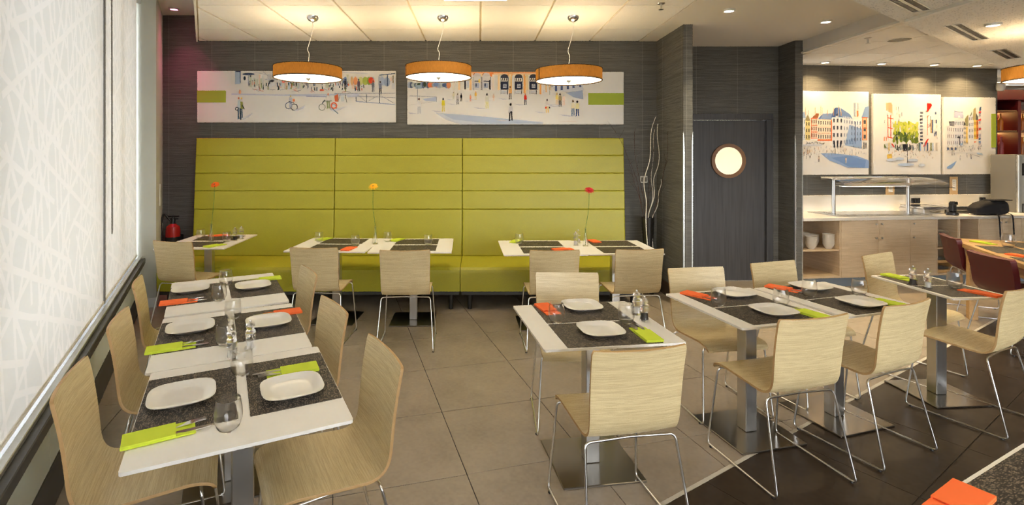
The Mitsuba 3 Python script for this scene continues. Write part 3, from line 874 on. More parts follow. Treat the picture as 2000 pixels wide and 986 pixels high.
t, f, w, h = on_buffet(2.677, 3.499, 1.36, 2.45, 'square watercolour of a turreted town hall with a narrow green stripe, behind the coffee machine')
P = Paint(60, 58, 775, 915, w, h)
R = random.Random(13)
facade(P, 108, 400, 215, 640, 4, 3, (226, 228, 232), (160, 150, 160), 6); P.poly([(135, 345), (215, 345), (215, 402), (152, 402)], (110, 112, 124)); P.poly([(135, 345), (152, 352), (150, 400)], INK)
for k in range(4):
    P.line(160 + k * 14, 360, 160 + k * 14, 398, 4, (190, 192, 200))
facade(P, 215, 330, 350, 640, 5, 4, (222, 224, 232), (110, 116, 140), 0); P.poly([(210, 300), (212, 230), (345, 240), (350, 310)], (190, 194, 220)); P.poly([(262, 300), (285, 272), (310, 300)], (226, 228, 234)); P.line(215, 225, 345, 236, 6, (150, 154, 186)); P.line(222, 210, 222, 240, 5, (170, 174, 200)); P.line(335, 218, 335, 240, 5, (170, 174, 200))
P.ell(282, 545, 20, 26, (56, 58, 70)); P.rect(262, 545, 290, 620, (206, 206, 214)); P.rect(290, 545, 300, 625, (56, 58, 70))
facade(P, 350, 400, 420, 620, 3, 4, (230, 222, 206), (104, 104, 120), 0); P.poly([(356, 345), (385, 380), (352, 400)], (70, 72, 84)); P.poly([(370, 318), (422, 260), (422, 400), (380, 400)], (150, 146, 110)); P.rect(388, 410, 412, 600, (236, 206, 120))
facade(P, 425, 280, 500, 560, 3, 4, (228, 230, 234), (120, 124, 140), -10); P.poly([(440, 280), (480, 225), (478, 262), (450, 290)], (140, 150, 140)); P.poly([(484, 330), (500, 200), (530, 180), (545, 330)], (170, 160, 120))
facade(P, 505, 330, 540, 555, 2, 3, (230, 204, 110), (140, 110, 60), 0); facade(P, 540, 325, 570, 555, 1, 3, (226, 140, 76), (150, 70, 40), 0); P.poly([(536, 330), (540, 250), (568, 290), (568, 330)], (84, 88, 90))
facade(P, 572, 230, 612, 640, 2, 5, (234, 224, 222), (110, 110, 140), -10); P.poly([(582, 220), (590, 180), (614, 168), (612, 215)], (84, 106, 140))
for y in (240, 330, 440):
    P.line(576, y, 612, y - 10, 22, (214, 84, 84))
P.rect(574, 540, 606, 560, (70, 100, 140)); P.rect(574, 575, 606, 600, (120, 150, 190)); P.line(505, 590, 536, 588, 14, (226, 130, 100)); P.poly([(300, 610), (335, 602), (332, 632), (302, 630)], (150, 178, 214))
for k in range(110):
    x, y = R.uniform(108, 620), R.uniform(640, 705)
    P.line(x, y - R.uniform(6, 26), x + R.uniform(-3, 3), y, R.uniform(2.5, 6), R.choice([(150, 154, 166), (90, 96, 116), (60, 64, 84), (190, 196, 210), (206, 190, 176)]))
for k in range(3):
    P.rect(108 + k * 56, 655, 134 + k * 56, 685, (84, 96, 130))
P.line(110, 716, 620, 722, 6, (206, 208, 214)); P.line(480, 735, 600, 770, 5, (170, 170, 176)); P.poly([(540, 715), (620, 720), (640, 745), (560, 735)], (186, 206, 228))
for x, y in ((180, 755), (212, 750), (300, 805), (400, 775), (455, 790), (466, 795)):
    P.person(x, y, 56, (206, 206, 210), (150, 150, 156), shadow=(220, 222, 226))
P.poly([(105, 885), (185, 850), (245, 815), (212, 868), (165, 905), (106, 905)], (146, 180, 224))
finish(t, f, P)
part(t, 'green_block', box(w / 2 - .075, w / 2 - .001, -.0045, -.0005, .38, .86), 'print_green', f, label='narrow green stripe on the right edge')


# ---------------------------------------------------------------- roller blinds
def blind(s0, s1, label):
    t = numbered('roller_blind')
    tag(t, label, 'blind')
    n = 24
    xs_ = np.linspace(s0, s1, n)
    V = [(x, 0.034, z) for x in xs_ for z in (.575, 3.27)]
    F = []
    for i in range(n - 1):
        a = 2 * i
        F += [(a, a + 2, a + 3), (a, a + 3, a + 1)]
    part(t, 'cloth', trimesh.Trimesh(V, F, process=False), 'blind_cloth', WF)
    part(t, 'bottom_bar', box(s0, s1, .026, .042, .562, .584, .004), 'white_plastic', WF)
    part(t, 'roller', moved(tube([(s0, .04, 3.30), (s1, .04, 3.30)], .030, 12), 0, 0, 0), 'white_plastic', WF, 40)
    part(t, 'bracket', box(s1 - .004, s1 + .012, -.005, .08, 3.24, 3.35, .003), 'aluminium', WF)
    return t


blind(-1.85, 0.45, 'white patterned roller blind behind the camera')
b1 = blind(0.49, 4.515, 'wide white roller blind with a woven lattice pattern, nearest the camera')
b2 = blind(4.56, 6.475, 'narrower looking white patterned roller blind next to the grey green pier')
# operating chain of the far blind
z0 = 1.05
loop = [(4.530, -.012, 3.25), (4.529, -.014, 2.2), (4.525, -.016, z0 + .03), (4.54, -.016, z0), (4.562, -.016, z0 + .03), (4.560, -.014, 2.2), (4.560, -.012, 3.25)]
part(b2, 'chain', tube(fillet(loop, .03, 3), .0028, 6), 'grey_plastic', WF, 40)
part(b1, 'edge_strip', box(4.518, 4.527, .02, .05, .56, 3.27, .001), 'grey_plastic', WF)

# ---------------------------------------------------------------- lamps and ceiling fittings
def emit(key, power, col, weight=0.3):
    scene[key]['emitter'] = light(power, col, weight)


scene[PORT]['emitter'] = light(0.36, (1.0, 0.80, 0.42), 0.2)


def pendant(x, y, zb, label, group='drum pendants over the banquette', ztop=3.03, seam=200):
    t = numbered('pendant_lamp')
    tag(t, label, 'pendant lamp', group)
    f = fr(x, y, zb)
    R_, H_ = .33, .118
    ang = np.linspace(0, 2 * np.pi, 65)
    V = [(R_ * math.cos(a), R_ * math.sin(a), z) for a in ang for z in (0.004, H_)]
    F = []
    for i in range(64):
        a = 2 * i
        F += [(a, a + 2, a + 3), (a, a + 3, a + 1)]
    part(t, 'shade', trimesh.Trimesh(V, F, process=False), 'shade_cloth', f, True)
    for z in (0.0, H_ - .004):
        part(t, 'rim', lathe([(R_ - .004, z), (R_ + .003, z), (R_ + .003, z + .006), (R_ - .004, z + .006), (R_ - .004, z)], 64), 'dark_rim', f, 40)
    a = math.radians(seam)
    sm = box(-.0015, .0015, -.006, .006, .004, H_)
    part(t, 'seam', moved(sm, 0, 0, 0), 'dark_rim', f @ T().rotate([0, 0, 1], seam).translate([R_ + .001, 0, 0]))
    k = part(t, 'diffuser', lathe([(0, .009), (R_ - .006, .009), (R_ - .006, .012), (0, .012)], 64), 'white_plastic', f)
    # lathe order gives normals down on the lower face; the disc is lit all over
    emit(k, LAMP_DISC, SOFT_WARM, 1.2)
    part(t, 'finial', lathe([(0, -.022), (.006, -.02), (.008, -.008), (.02, -.003), (.022, .008), (0, .008)], 20), 'steel', f, 40)
    k = part(t, 'bulb', trimesh.creation.icosphere(3, .05), 'white_plastic', f @ T().translate([0, 0, .064]), True)
    emit(k, LAMP_BULB, WARM, 4.0 if y > 3 else 0.6)
    part(t, 'frame', cat(tube([(0, 0, .113), (0, 0, .16)], .006), *[tube([(0, 0, .113), (.32 * math.cos(q), .32 * math.sin(q), .113)], .003, 6) for q in (.5, 2.6, 4.7)]), 'steel', f, 40)
    h = ztop - zb
    part(t, 'canopy', lathe([(0, -.062), (.018, -.06), (.042, -.047), (.056, -.025), (.060, -.006), (.060, -.0005), (0, -.0005)], 28), 'chrome', fr(x + .045, y, ztop), 50)
    sw = .03
    pth = [(.045, 0, h - .06), (.05, 0, h - .12), (.022, .0, h * .62), (-.012, 0, h * .46), (.012, 0, .26), (0, 0, .16)]
    P_ = np.array(pth)
    tt = np.linspace(0, 5, 28)
    cur = np.stack([np.interp(tt, range(6), P_[:, i]) for i in range(3)], 1)
    for _ in range(3):
        cur[1:-1] = (cur[:-2] + cur[1:-1] * 2 + cur[2:]) / 4
    part(t, 'cord', tube(cur, .0032, 6), 'white_plastic', f, 40)
    return t


PY = 5.15
pendant(-1.715, PY, 2.395, 'brown drum pendant lamp hanging in front of the cyclist painting, left of the three')
pendant(-0.405, PY, 2.405, 'brown drum pendant lamp between the two long paintings, middle of the three')
pendant(0.905, PY, 2.372, 'brown drum pendant lamp in front of the arcade painting, right of the three')
pendant(4.98, 4.42, 2.285, 'brown drum pendant lamp cut by the right edge, over the oak table', None, 2.74, 205)


for x, y, w_ in ((0.25, 1.15, 'above the first aisle'), (1.55, 1.05, 'above the foreground chair'), (2.9, 1.15, 'above the dark floor')):  # unseen pendants added as extra fill light, standing in for unknown sources
    pendant(x, y, 2.45, 'brown drum pendant lamp added for fill light ' + w_ + ', outside the photo', 'added fill drum pendants outside the photo', 3.03 if x < 1.97 else 3.03)


def downlight(x, y, z, label, power=SPOT_POWER, col=SOFT_WARM, r=.042, group=None, cone=46, beam=1.0):
    t = numbered('downlight')
    tag(t, label, 'downlight', group)
    part(t, 'ring', lathe([(r, -.004), (r + .014, -.004), (r + .016, 0), (r + .016, .012), (r, .012), (r, -.004)], 28), 'white_plastic', fr(x, y, z - .0125), 40)
    k = part(t, 'lens', lathe([(0, 0), (r - .001, 0), (r - .001, .004), (0, .004)][::1], 24), 'white_plastic', fr(x, y, z - .011))
    emit(k, power, col, 0.2)
    scene[t + '_beam'] = {'type': 'spot', 'sampling_weight': 2.0 if beam < 1 else 0.8, 'to_world': T().look_at(origin=[x, y, z - .02], target=[x, y, z - 1], up=[0, 1, 0]), 'intensity': {'type': 'rgb', 'value': [power * .16 * beam * c for c in col]}, 'cutoff_angle': cone, 'beam_width': cone * .25}
    return t


downlight(2.41, 4.93, 3.03, 'small recessed downlight in the plain ceiling before the door recess')
downlight(3.62, 5.34, 3.03, 'small recessed downlight in the plain ceiling close to the right door partition')
for x, y, w_ in ((4.60, 6.80, 'above the first square canvas'), (5.42, 6.89, 'above the middle square canvas'), (6.20, 6.97, 'above the third square canvas'), (6.85, 7.04, 'at the end of the buffet wall row')):
    downlight(x, y, 2.87, 'recessed downlight ' + w_, SPOT_POWER * 0.8, (1.0, 0.70, 0.36), group='downlights over the buffet wall', cone=66, beam=0.62)
downlight(4.35, 4.33, 2.74, 'recessed downlight in the speckled ceiling raft, left of the right edge lamp')
downlight(-3.57, 6.00, 3.35, 'pink recessed downlight in the corner over the fire extinguisher', SPOT_POWER * 0.12, (1.0, 0.14, 0.30), cone=42, beam=2.0)
# recessed fluorescent fitting at the top edge of the picture
t = numbered('ceiling_light')
tag(t, 'white recessed fluorescent ceiling panel at the top edge of the photo', 'ceiling light')
part(t, 'frame', cat(box(-.33, .27, 3.62, 3.64, 3.022, 3.05), box(-.33, .27, 4.62, 4.64, 3.022, 3.05), box(-.33, -.31, 3.64, 4.62, 3.022, 3.05), box(.25, .27, 3.64, 4.62, 3.022, 3.05)), 'white_plastic')
k = part(t, 'diffuser', box(-.31, .25, 3.64, 4.62, 3.026, 3.03), 'white_plastic')
emit(k, PANEL_POWER, (1, .93, .80), 2.0)


def vent(x, y, z, L, label):
    t = numbered('air_vent')
    tag(t, label, 'air vent', 'slot vents in the speckled ceiling raft')
    f = fr(x, y, z, math.degrees(math.atan2(edge_dir[1], edge_dir[0])))
    part(t, 'frame', cat(box(-L / 2, L / 2, -.06, -.050, -.004, 0), box(-L / 2, L / 2, .050, .06, -.004, 0), box(-L / 2, -L / 2 + .01, -.05, .05, -.004, 0), box(L / 2 - .01, L / 2, -.05, .05, -.004, 0)), 'aluminium', f)
    for yy in (-.030, .030):
        part(t, 'slot', box(-L / 2 + .012, L / 2 - .012, yy - .018, yy + .018, -.0015, -.0003), 'black_metal', f)
    part(t, 'slat', box(-L / 2 + .012, L / 2 - .012, -.011, .011, -.005, -.0003), 'aluminium', f)


vent(3.02, 3.66, 2.74, .95, 'slot vent in the speckled ceiling raft, at the top edge of the photo')
vent(4.42, 4.63, 2.74, .97, 'slot vent in the speckled ceiling raft, middle one, next to a downlight')
vent(5.79, 5.62, 2.74, .82, 'slot vent in the speckled ceiling raft, above the right edge lamp')


def sprinkler(x, y, z, label):
    t = numbered('sprinkler')
    tag(t, label, 'sprinkler')
    f = fr(x, y, z)
    part(t, 'collar', lathe([(0, -.012), (.03, -.008), (.036, 0), (0, 0)], 20), 'steel', f, 40)
    part(t, 'head', cat(lathe([(0, -.05), (.008, -.05), (.010, -.012), (0, -.012)], 10), lathe([(0, -.062), (.022, -.060), (.022, -.056), (0, -.05)], 14)), 'steel', f, 40)


sprinkler(1.68, 4.72, 3.03, 'small steel fire sprinkler at the top edge, left of the ceiling downlights')
sprinkler(4.12, 5.42, 2.87, 'small steel fire sprinkler in the tiled ceiling on the right')
t = numbered('ceiling_speaker')
tag(t, 'round flush ceiling speaker in the tiled ceiling on the right', 'speaker')
part(t, 'ring', lathe([(.105, -.004), (.118, -.004), (.120, 0), (.105, 0), (.105, -.004)], 36), 'white_plastic', fr(4.52, 5.50, 2.8695), 40)
part(t, 'grille', lathe([(0, -.002), (.104, -.002), (.104, 0), (0, 0)], 36), 'grey_plastic', fr(4.52, 5.50, 2.8695))
t = numbered('motion_sensor')
tag(t, 'small white motion sensor at the top right corner of the buffet wall', 'sensor')
put(t, lathe([(0, -.06), (.035, -.055), (.05, -.03), (.052, .03), (.04, .06), (0, .06)], 20), 'white_plastic', T().translate([7.42, 7.28, 2.60]), 40)

# ---------------------------------------------------------------- chairs
def chair_meshes():
    th = .0115
    ctrl = [(.213, .438), (.203, .455), (.180, .466), (.10, .470), (0, .462), (-.10, .454), (-.150, .456), (-.186, .476), (-.207, .515), (-.216, .57), (-.226, .66), (-.240, .75), (-.260, .845)]
    c = np.array(ctrl)
    d = np.r_[0, np.cumsum(np.linalg.norm(np.diff(c, axis=0), axis=1))]
    from scipy.interpolate import CubicSpline
    cs = CubicSpline(d, c)
    s = np.linspace(0, d[-1], 46)
    pts, tan = cs(s), cs(s, 1)
    tan /= np.linalg.norm(tan, axis=1, keepdims=True)
    nor = np.stack([tan[:, 1], -tan[:, 0]], 1)            # upper / front side
    hw = np.interp(s, [0, .04, d[-1] * .5, d[-1] - .01, d[-1]], [.196, .206, .200, .209, .203])
    curve = np.interp(s, [0, d[-1] * .45, d[-1] * .62, d[-1]], [0.004, .004, .012, .020])
    us = np.linspace(-1, 1, 9)

    def sheet(off):
        V, UV = [], []
        for i in range(len(s)):
            for u in us:
                k = off + curve[i] * (u * u - .5)
                q = pts[i] + nor[i] * k
                V.append((u * hw[i], q[0], q[1]))
                UV.append((u * hw[i], s[i]))
        return np.array(V), np.array(UV)

    A, UA = sheet(th / 2)
    B, UB = sheet(-th / 2)
    n, m = len(us), len(s)
    FA = [q for i in range(m - 1) for j in range(n - 1) for q in ((i * n + j, (i + 1) * n + j, (i + 1) * n + j + 1), (i * n + j, (i + 1) * n + j + 1, i * n + j + 1))]
    FA = np.array(FA)
    sa = trimesh.Trimesh(A, FA, process=False)
    # orientation: the seat's upper face looks up
    if sa.face_normals[20][2] < 0:
        FA = FA[:, ::-1]
    shell = trimesh.Trimesh(np.vstack([A, B]), np.vstack([FA, FA[:, ::-1] + len(A)]), process=False)
    uv = np.vstack([UA, UB])
    rim = [j for j in range(n)] + [i * n + n - 1 for i in range(1, m)] + [(m - 1) * n + j for j in range(n - 2, -1, -1)] + [i * n for i in range(m - 2, 0, -1)]
    V, F = [], []
    ctr = A.mean(0)
    mid = (A + B) / 2
    for k in range(len(rim)):
        r = rim[k]
        out = np.array([np.sign(mid[r][0]) * (1 if abs(abs(us[r % n]) - 1) < 1e-6 else 0), 0, 0]) * .0015
        V += [A[r], mid[r] + out, B[r]]
    for k in range(len(rim)):
        q = (k + 1) % len(rim)
        for e in range(2):
            F += [(3 * k + e, 3 * k + e + 1, 3 * q + e + 1), (3 * k + e, 3 * q + e + 1, 3 * q + e)]
    edge = trimesh.Trimesh(V, F, process=False)
    r = .0056
    fl = r + .004

    def side(sx):
        x = sx * .205
        return fillet([(sx * .12, .165, .4525 - r), (x, .170, .4535 - r), (sx * .232, .222, fl), (sx * .236, -.272, fl), (sx * .206, -.168, .434), (0, -.160, .437)], .028, 5)

    L, Rr = side(-1), side(1)
    frame = np.vstack([L, Rr[::-1][1:]])
    fm = tube(frame, r, 8)
    glide = lathe([(0, 0), (.008, 0), (.009, .004), (.006, .010), (0, .010)], 10)
    return shell, uv, edge, fm, glide


_shell, _uv, _edge, _frame, _glide = chair_meshes()
CH = {'shell': mikit.ply(_shell, 'oak_shell', True, uv=_uv), 'edge_band': mikit.ply(_edge, 'oak_edge', True), 'frame': mikit.ply(_frame, 'chrome', True), 'glide': mikit.ply(_glide, 'black_plastic', 40)}


def chair(x, y, deg, label, group):
    t = numbered('dining_chair')
    tag(t, label, 'chair', group)
    f = fr(x, y, 0, deg)
    for n_ in ('shell', 'edge_band', 'frame'):
        part(t, n_, CH[n_], None, f)
    for sx in (-1, 1):
        for yy in (.19, -.245):
            part(t, 'glide', CH['glide'], None, f @ T().translate([sx * .2345, yy, 0]))


GL, GRR, GB, GC, GD = 'chairs at the window row', 'chairs at the window row', 'chairs facing the banquette', 'chairs at the centre table', 'chairs at the double table'
chair(-1.22, 1.92, -65, 'light oak chair on the window side, nearest the camera at the left row', GL)
chair(-1.51, 2.57, -66, 'light oak chair on the window side, second from the camera at the left row', GL)
chair(-1.90, 3.30, -62, 'light oak chair on the window side, farthest of the left row', GL)
chair(-0.60, 1.95, 119, 'light oak chair on the aisle side of the left row, nearest the camera', GL)
chair(-0.97, 2.56, 124, 'light oak chair on the aisle side of the left row, second from the camera', GL)
chair(-1.37, 3.36, 122, 'light oak chair on the aisle side of the left row, farthest from the camera', GL)
chair(-2.74, 4.91, -12, 'light oak chair at the small table with the orange gerbera', GB)
chair(-1.39, 4.60, -3, 'light oak chair at the left half of the table with the yellow gerbera', GB)
chair(-0.62, 4.48, 2, 'light oak chair at the right half of the table with the yellow gerbera', GB)
chair(0.62, 4.48, 2, 'light oak chair at the left half of the table with the red gerbera', GB)
chair(1.32, 4.52, 6, 'light oak chair at the right half of the red gerbera table, nearest the door', GB)
chair(0.58, 3.17, 178, 'light oak chair on the far side of the single centre table', GC)
chair(0.61, 2.33, 11, 'light oak chair in the foreground on the near side of the single centre table', GC)
chair(1.55, 3.33, 188, 'light oak chair behind the double table, its left far place', GD)
chair(2.24, 3.53, 198, 'light oak chair behind the double table, its right far place', GD)
chair(1.57, 2.73, 14, 'light oak chair in front of the double table, its left near place', GD)
chair(2.19, 2.96, 23, 'light oak chair in front of the double table, its right near place', GD)
chair(3.27, 3.84, 206, 'light oak chair at the far end of the small table in front of the buffet', 'chairs at the small right table')
chair(3.10, 3.26, 27, 'light oak chair at the near end of the small table in front of the buffet', 'chairs at the small right table')

# ---------------------------------------------------------------- cafe tables: centre, rotation, width, depth
ZT = .74


def cafe_table(cx, cy, deg, w, d, label, group=None, base=.43):
    t = numbered('cafe_table')
    tag(t, label, 'table', group)
    f = fr(cx, cy, 0, deg)
    part(t, 'tabletop', prism(rounded_rect(w - .003, d - .003, .012), ZT - .011, ZT), 'white_laminate', f, 40)
    part(t, 'underplate', box(-.17, .17, -.17, .17, ZT - .019, ZT - .0112), 'black_metal', f)
    part(t, 'column', box(-.038, .038, -.038, .038, .0115, ZT - .0192, .004), 'steel', f)
    part(t, 'base_plate', box(-base / 2, base / 2, -base / 2, base / 2, .0, .0112, .003), 'steel_dark', f)
    return t, f


TB = {}
def ct(key, *a, **k):
    TB[key] = a[:5]
    return cafe_table(*a, **k)


ct('l1', -0.880, 1.908, 26.5, .66, .744, 'white cafe table of the left row, nearest the camera', 'tables of the window row')
ct('l2', -1.245, 2.584, 27, .66, .785, 'white cafe table in the middle of the left row, with two clear mills', 'tables of the window row')
ct('l3', -1.646, 3.345, 28.4, .656, .86, 'white cafe table at the far end of the left row', 'tables of the window row')
ct('c', .596, 2.731, 8.1, .70, .70, 'white single cafe table in the centre with two plates and two mills')
ct('d1', 1.589, 3.035, 13.5, .645, .68, 'white cafe table, left half of the double table before the door', 'halves of the double table')
ct('d2', 2.228, 3.212, 17, .625, .64, 'white cafe table, right half of the double table before the door', 'halves of the double table')
ct('r', 3.13, 3.50, 4, .42, .62, 'small white cafe table on the right in front of the buffet', base=.40)
ct('b1', -2.788, 5.303, 3.4, .664, .866, 'white cafe table at the left end of the banquette with the orange gerbera')
ct('b2', -1.414, 5.111, -2.6, .77, .775, 'white cafe table with a lime napkin, left half of the pair under the yellow gerbera', 'pair of banquette tables under the yellow gerbera')
ct('b3', -0.645, 5.075, 1.5, .775, .78, 'white cafe table right half of the pair under the yellow gerbera', 'pair of banquette tables under the yellow gerbera')
ct('b4', .594, 4.960, 1.7, .766, .778, 'white cafe table left half of the pair under the red gerbera', 'pair of banquette tables under the red gerbera')
ct('b5', 1.322, 4.975, 2.3, .70, .739, 'white cafe table right half of the pair under the red gerbera', 'pair of banquette tables under the red gerbera')
ct('f', 1.716, 1.152, 27, .80, .80, 'white cafe table cut by the lower right corner of the photo')


def at(tb, u, v):
    """point of a table, u across and v deep from its centre"""
    x, y, deg, w, d = TB[tb]
    a = math.radians(deg)
    return x + u * math.cos(a) - v * math.sin(a), y + u * math.sin(a) + v * math.cos(a)


# ---------------------------------------------------------------- tableware
MW, MD, MT = .43, .295, .0016
_mat = prism(rounded_rect(MW, MD, .003, 1), 0, MT)
_matuv = np.asarray(_mat.vertices)[:, :2] + .5
MAT_PLY = mikit.ply(_mat, 'placemat_weave', False, uv=_matuv)
MAT_PLYS = {}


def placemat(tb, u, v, deg, label, w=MW, d=MD):
    if (w, d) not in MAT_PLYS:
        m = prism(rounded_rect(w, d, .003, 1), 0, MT)
        MAT_PLYS[(w, d)] = mikit.ply(m, 'placemat_weave', False, uv=np.asarray(m.vertices)[:, :2] + .5)
    t = numbered('placemat')
    x, y = at(tb, u, v)
    tag(t, label, 'placemat')
    put(t, MAT_PLYS[(w, d)], None, fr(x, y, ZT + .0003, TB[tb][2] + deg))
    scene[t]['bsdf'] = {'type': 'ref', 'id': 'placemat_weave'}


def squircle(r, z, p=4.0, n=56):
    a = np.arange(n) * 2 * np.pi / n
    c, s = np.cos(a), np.sin(a)
    k = r * (np.abs(c) ** p + np.abs(s) ** p) ** (-1 / p)
    return np.stack([k * c, k * s, np.full(n, z)], 1)


def plate_mesh(h=.115, n=56):
    prof = [(0.0, .0075), (.045, .0075), (.070, .0078), (.082, .0095), (.096, .0155), (.110, .0205), (.1150, .0215), (.1165, .0205), (.1155, .0185), (.100, .0120), (.083, .0030), (.078, 0), (.070, 0), (.066, .0025), (0, .0025)]
    V, F, rows_ = [], [], []
    for r, z in prof:
        if r == 0:
            rows_.append([len(V)]); V.append((0, 0, z))
        else:
            p = 2.6 if r < .08 else 3.6
            rows_.append(list(range(len(V), len(V) + n))); V += squircle(r * h / .115, z, p, n).tolist()
    for A, B in zip(rows_[:-1], rows_[1:]):
        for k in range(n):
            q = (k + 1) % n
            if len(A) == 1:
                F.append((A[0], B[k], B[q]))
            elif len(B) == 1:
                F.append((A[k], B[0], A[q]))
            else:
                F += [(A[k], B[k], B[q]), (A[k], B[q], A[q])]
    return trimesh.Trimesh(V, F, process=False)


PLATE = mikit.ply(plate_mesh(), 'porcelain', 45)


def plate(x, y, deg, label, s=1.0):
    t = numbered('plate')
    tag(t, label, 'plate', None)
    put(t, PLATE, None, T().translate([x, y, ZT + .0003 + MT + .0002]).rotate([0, 0, 1], deg).scale([s, s, 1]))
    scene[t]['bsdf'] = {'type': 'ref', 'id': 'porcelain'}


_g = lathe([(0, 0), (.024, 0), (.028, .003), (.034, .012), (.0415, .032), (.043, .048), (.0418, .070), (.0382, .092), (.0366, .102), (.0361, .1024), (.0355, .1018), (.0370, .0915), (.0405, .0695), (.0417, .048), (.0402, .033), (.0325, .0125), (.024, .0065), (0, .006)], 40)
GLASS = mikit.ply(_g, 'glass', 50)


def glass(x, y, label, z=ZT, s=1.0):
    t = numbered('drinking_glass')
    tag(t, label, 'glass', None)
    put(t, GLASS, None, T().translate([x, y, z + .0004]).scale(s))
    scene[t]['bsdf'] = {'type': 'ref', 'id': 'glass'}


_sb = cat(lathe([(0, 0), (.024, 0), (.026, .004), (.024, .012), (.020, .022), (.0195, .045), (.0215, .062), (.024, .070), (.024, .076), (.0, .076)], 28))
_sh = lathe([(0, .0775), (.020, .0775), (.022, .082), (.020, .088), (.014, .092), (.018, .100), (.0205, .108), (.018, .117), (.010, .123), (0, .124)], 28)
SH = {'body': mikit.ply(_sb, 'glass', 40), 'head': mikit.ply(_sh, 'glass', 40), 'knob': mikit.ply(moved(trimesh.creation.icosphere(2, .0062), z=.1305), 'chrome', True),
      'collar': mikit.ply(lathe([(.0, .0762), (.0215, .0762), (.0215, .0774), (0, .0774)], 20), 'chrome', 40),
      'fill': mikit.ply(lathe([(0, .008), (.016, .008), (.0165, .014), (.0155, .025), (.0155, .042), (0, .045)], 18), 'salt', 40)}


def mill(x, y, label, content):
    t = numbered('pepper_mill' if content == 'pepper' else 'salt_mill')
    tag(t, label, 'mill')
    f = fr(x, y, ZT + .0004)
    part(t, 'body', SH['body'], 'glass', f); part(t, 'head', SH['head'], 'glass', f); part(t, 'knob', SH['knob'], 'chrome', f); part(t, 'collar', SH['collar'], 'chrome', f)
    part(t, content, SH['fill'], content, f)


def napkin_meshes(L=.20, W=.088):
    base = prism(rounded_rect(L, W, .003, 2), 0, .0045)
    # an upper pocket layer that stops short of the opening
    up = prism(Polygon([(-L / 2 + .001, -W / 2 + .001), (L / 2 - .055, -W / 2 + .001), (L / 2 - .055, W / 2 - .001), (-L / 2 + .001, W / 2 - .001)]), .0088, .0112)
    rim = cat(prism(Polygon([(-L / 2 + .001, -W / 2 + .001), (-L / 2 + .006, -W / 2 + .001), (-L / 2 + .006, W / 2 - .001), (-L / 2 + .001, W / 2 - .001)]), .0045, .0088), box(-L / 2, L / 2 - .055, -W / 2 + .001, -W / 2 + .005, .0045, .0088), box(-L / 2, L / 2 - .055, W / 2 - .005, W / 2 - .001, .0045, .0088))
    return base, cat(up, rim)


_nb, _nu = napkin_meshes()
NK = {'folds': mikit.ply(_nb, 'napkin_green'), 'pocket': mikit.ply(_nu, 'napkin_green')}


def fork_mesh():
    L = .085
    V = []
    sec = [(-.12, .0040, .0), (-.03, .0035, 0), (.0, .0033, .0), (.014, .0060, .001), (.026, .0115, .003), (.036, .0120, .0035)]
    def strip(sec, th=.0016):
        A, F = [], []
        for x, w, z in sec:
            A += [(x, -w, z), (x, w, z), (x, w, z + th), (x, -w, z + th)]
        for i in range(len(sec) - 1):
            a, b = 4 * i, 4 * i + 4
            for k in range(4):
                q = (k + 1) % 4
                F += [(a + k, b + k, b + q), (a + k, b + q, a + q)]
        e = 4 * (len(sec) - 1)
        F += [(0, 1, 2), (0, 2, 3), (e, e + 2, e + 1), (e, e + 3, e + 2)]
        return trimesh.Trimesh(A, F, process=False)
    parts_ = [strip(sec)]
    for k in range(4):
        c = -.0096 + k * .0064
        tine = strip([(.036, .0022, .0035), (.055, .0019, .0030), (.080, .0010, .0010)])
        tine.apply_translation((0, c, 0))
        parts_.append(tine)
    m = cat(*parts_)
    m.fix_normals()
    return m


def knife_mesh():
    poly = Polygon([(-.12, -.005), (.0, -.006), (.012, -.009), (.06, -.0095), (.092, -.004), (.098, .004), (.085, .008), (.01, .008), (0, .006), (-.12, .005)])
    return prism(poly, 0, .0016)


FORK = mikit.ply(fork_mesh(), 'cutlery_steel', 30)
KNIFE = mikit.ply(knife_mesh(), 'cutlery_steel', 30)


def napkin(x, y, deg, color, label, where=None, lift=MT):
    t = numbered('napkin')
    tag(t, label, 'napkin')
    z = ZT + .0005 + lift
    f = fr(x, y, z, deg)
    part(t, 'folds', NK['folds'], 'napkin_' + color, f)
    part(t, 'pocket', NK['pocket'], 'napkin_' + color, f)
    if where:
        a = numbered('fork')
        tag(a, 'steel fork in the %s' % where, 'fork')
        put(a, FORK, None, f @ T().translate([.052, .016, .0048]).rotate([0, 0, 1], 4).rotate([0, 1, 0], -4)); scene[a]['bsdf'] = {'type': 'ref', 'id': 'cutlery_steel'}
        b = numbered('knife')
        tag(b, 'steel knife in the %s' % where, 'knife')
        put(b, KNIFE, None, f @ T().translate([.055, -.020, .0048]).rotate([0, 0, 1], -2)); scene[b]['bsdf'] = {'type': 'ref', 'id': 'cutlery_steel'}


WHERE = {'l1': 'nearest table of the left row', 'l2': 'middle table of the left row', 'l3': 'far table of the left row', 'c': 'single centre table', 'd1': 'left half of the double table', 'd2': 'right half of the double table',
         'r': 'small right table', 'b1': 'table with the orange gerbera', 'b2': 'left table under the yellow gerbera', 'b3': 'right table under the yellow gerbera', 'b4': 'left table under the red gerbera', 'b5': 'right table under the red gerbera'}
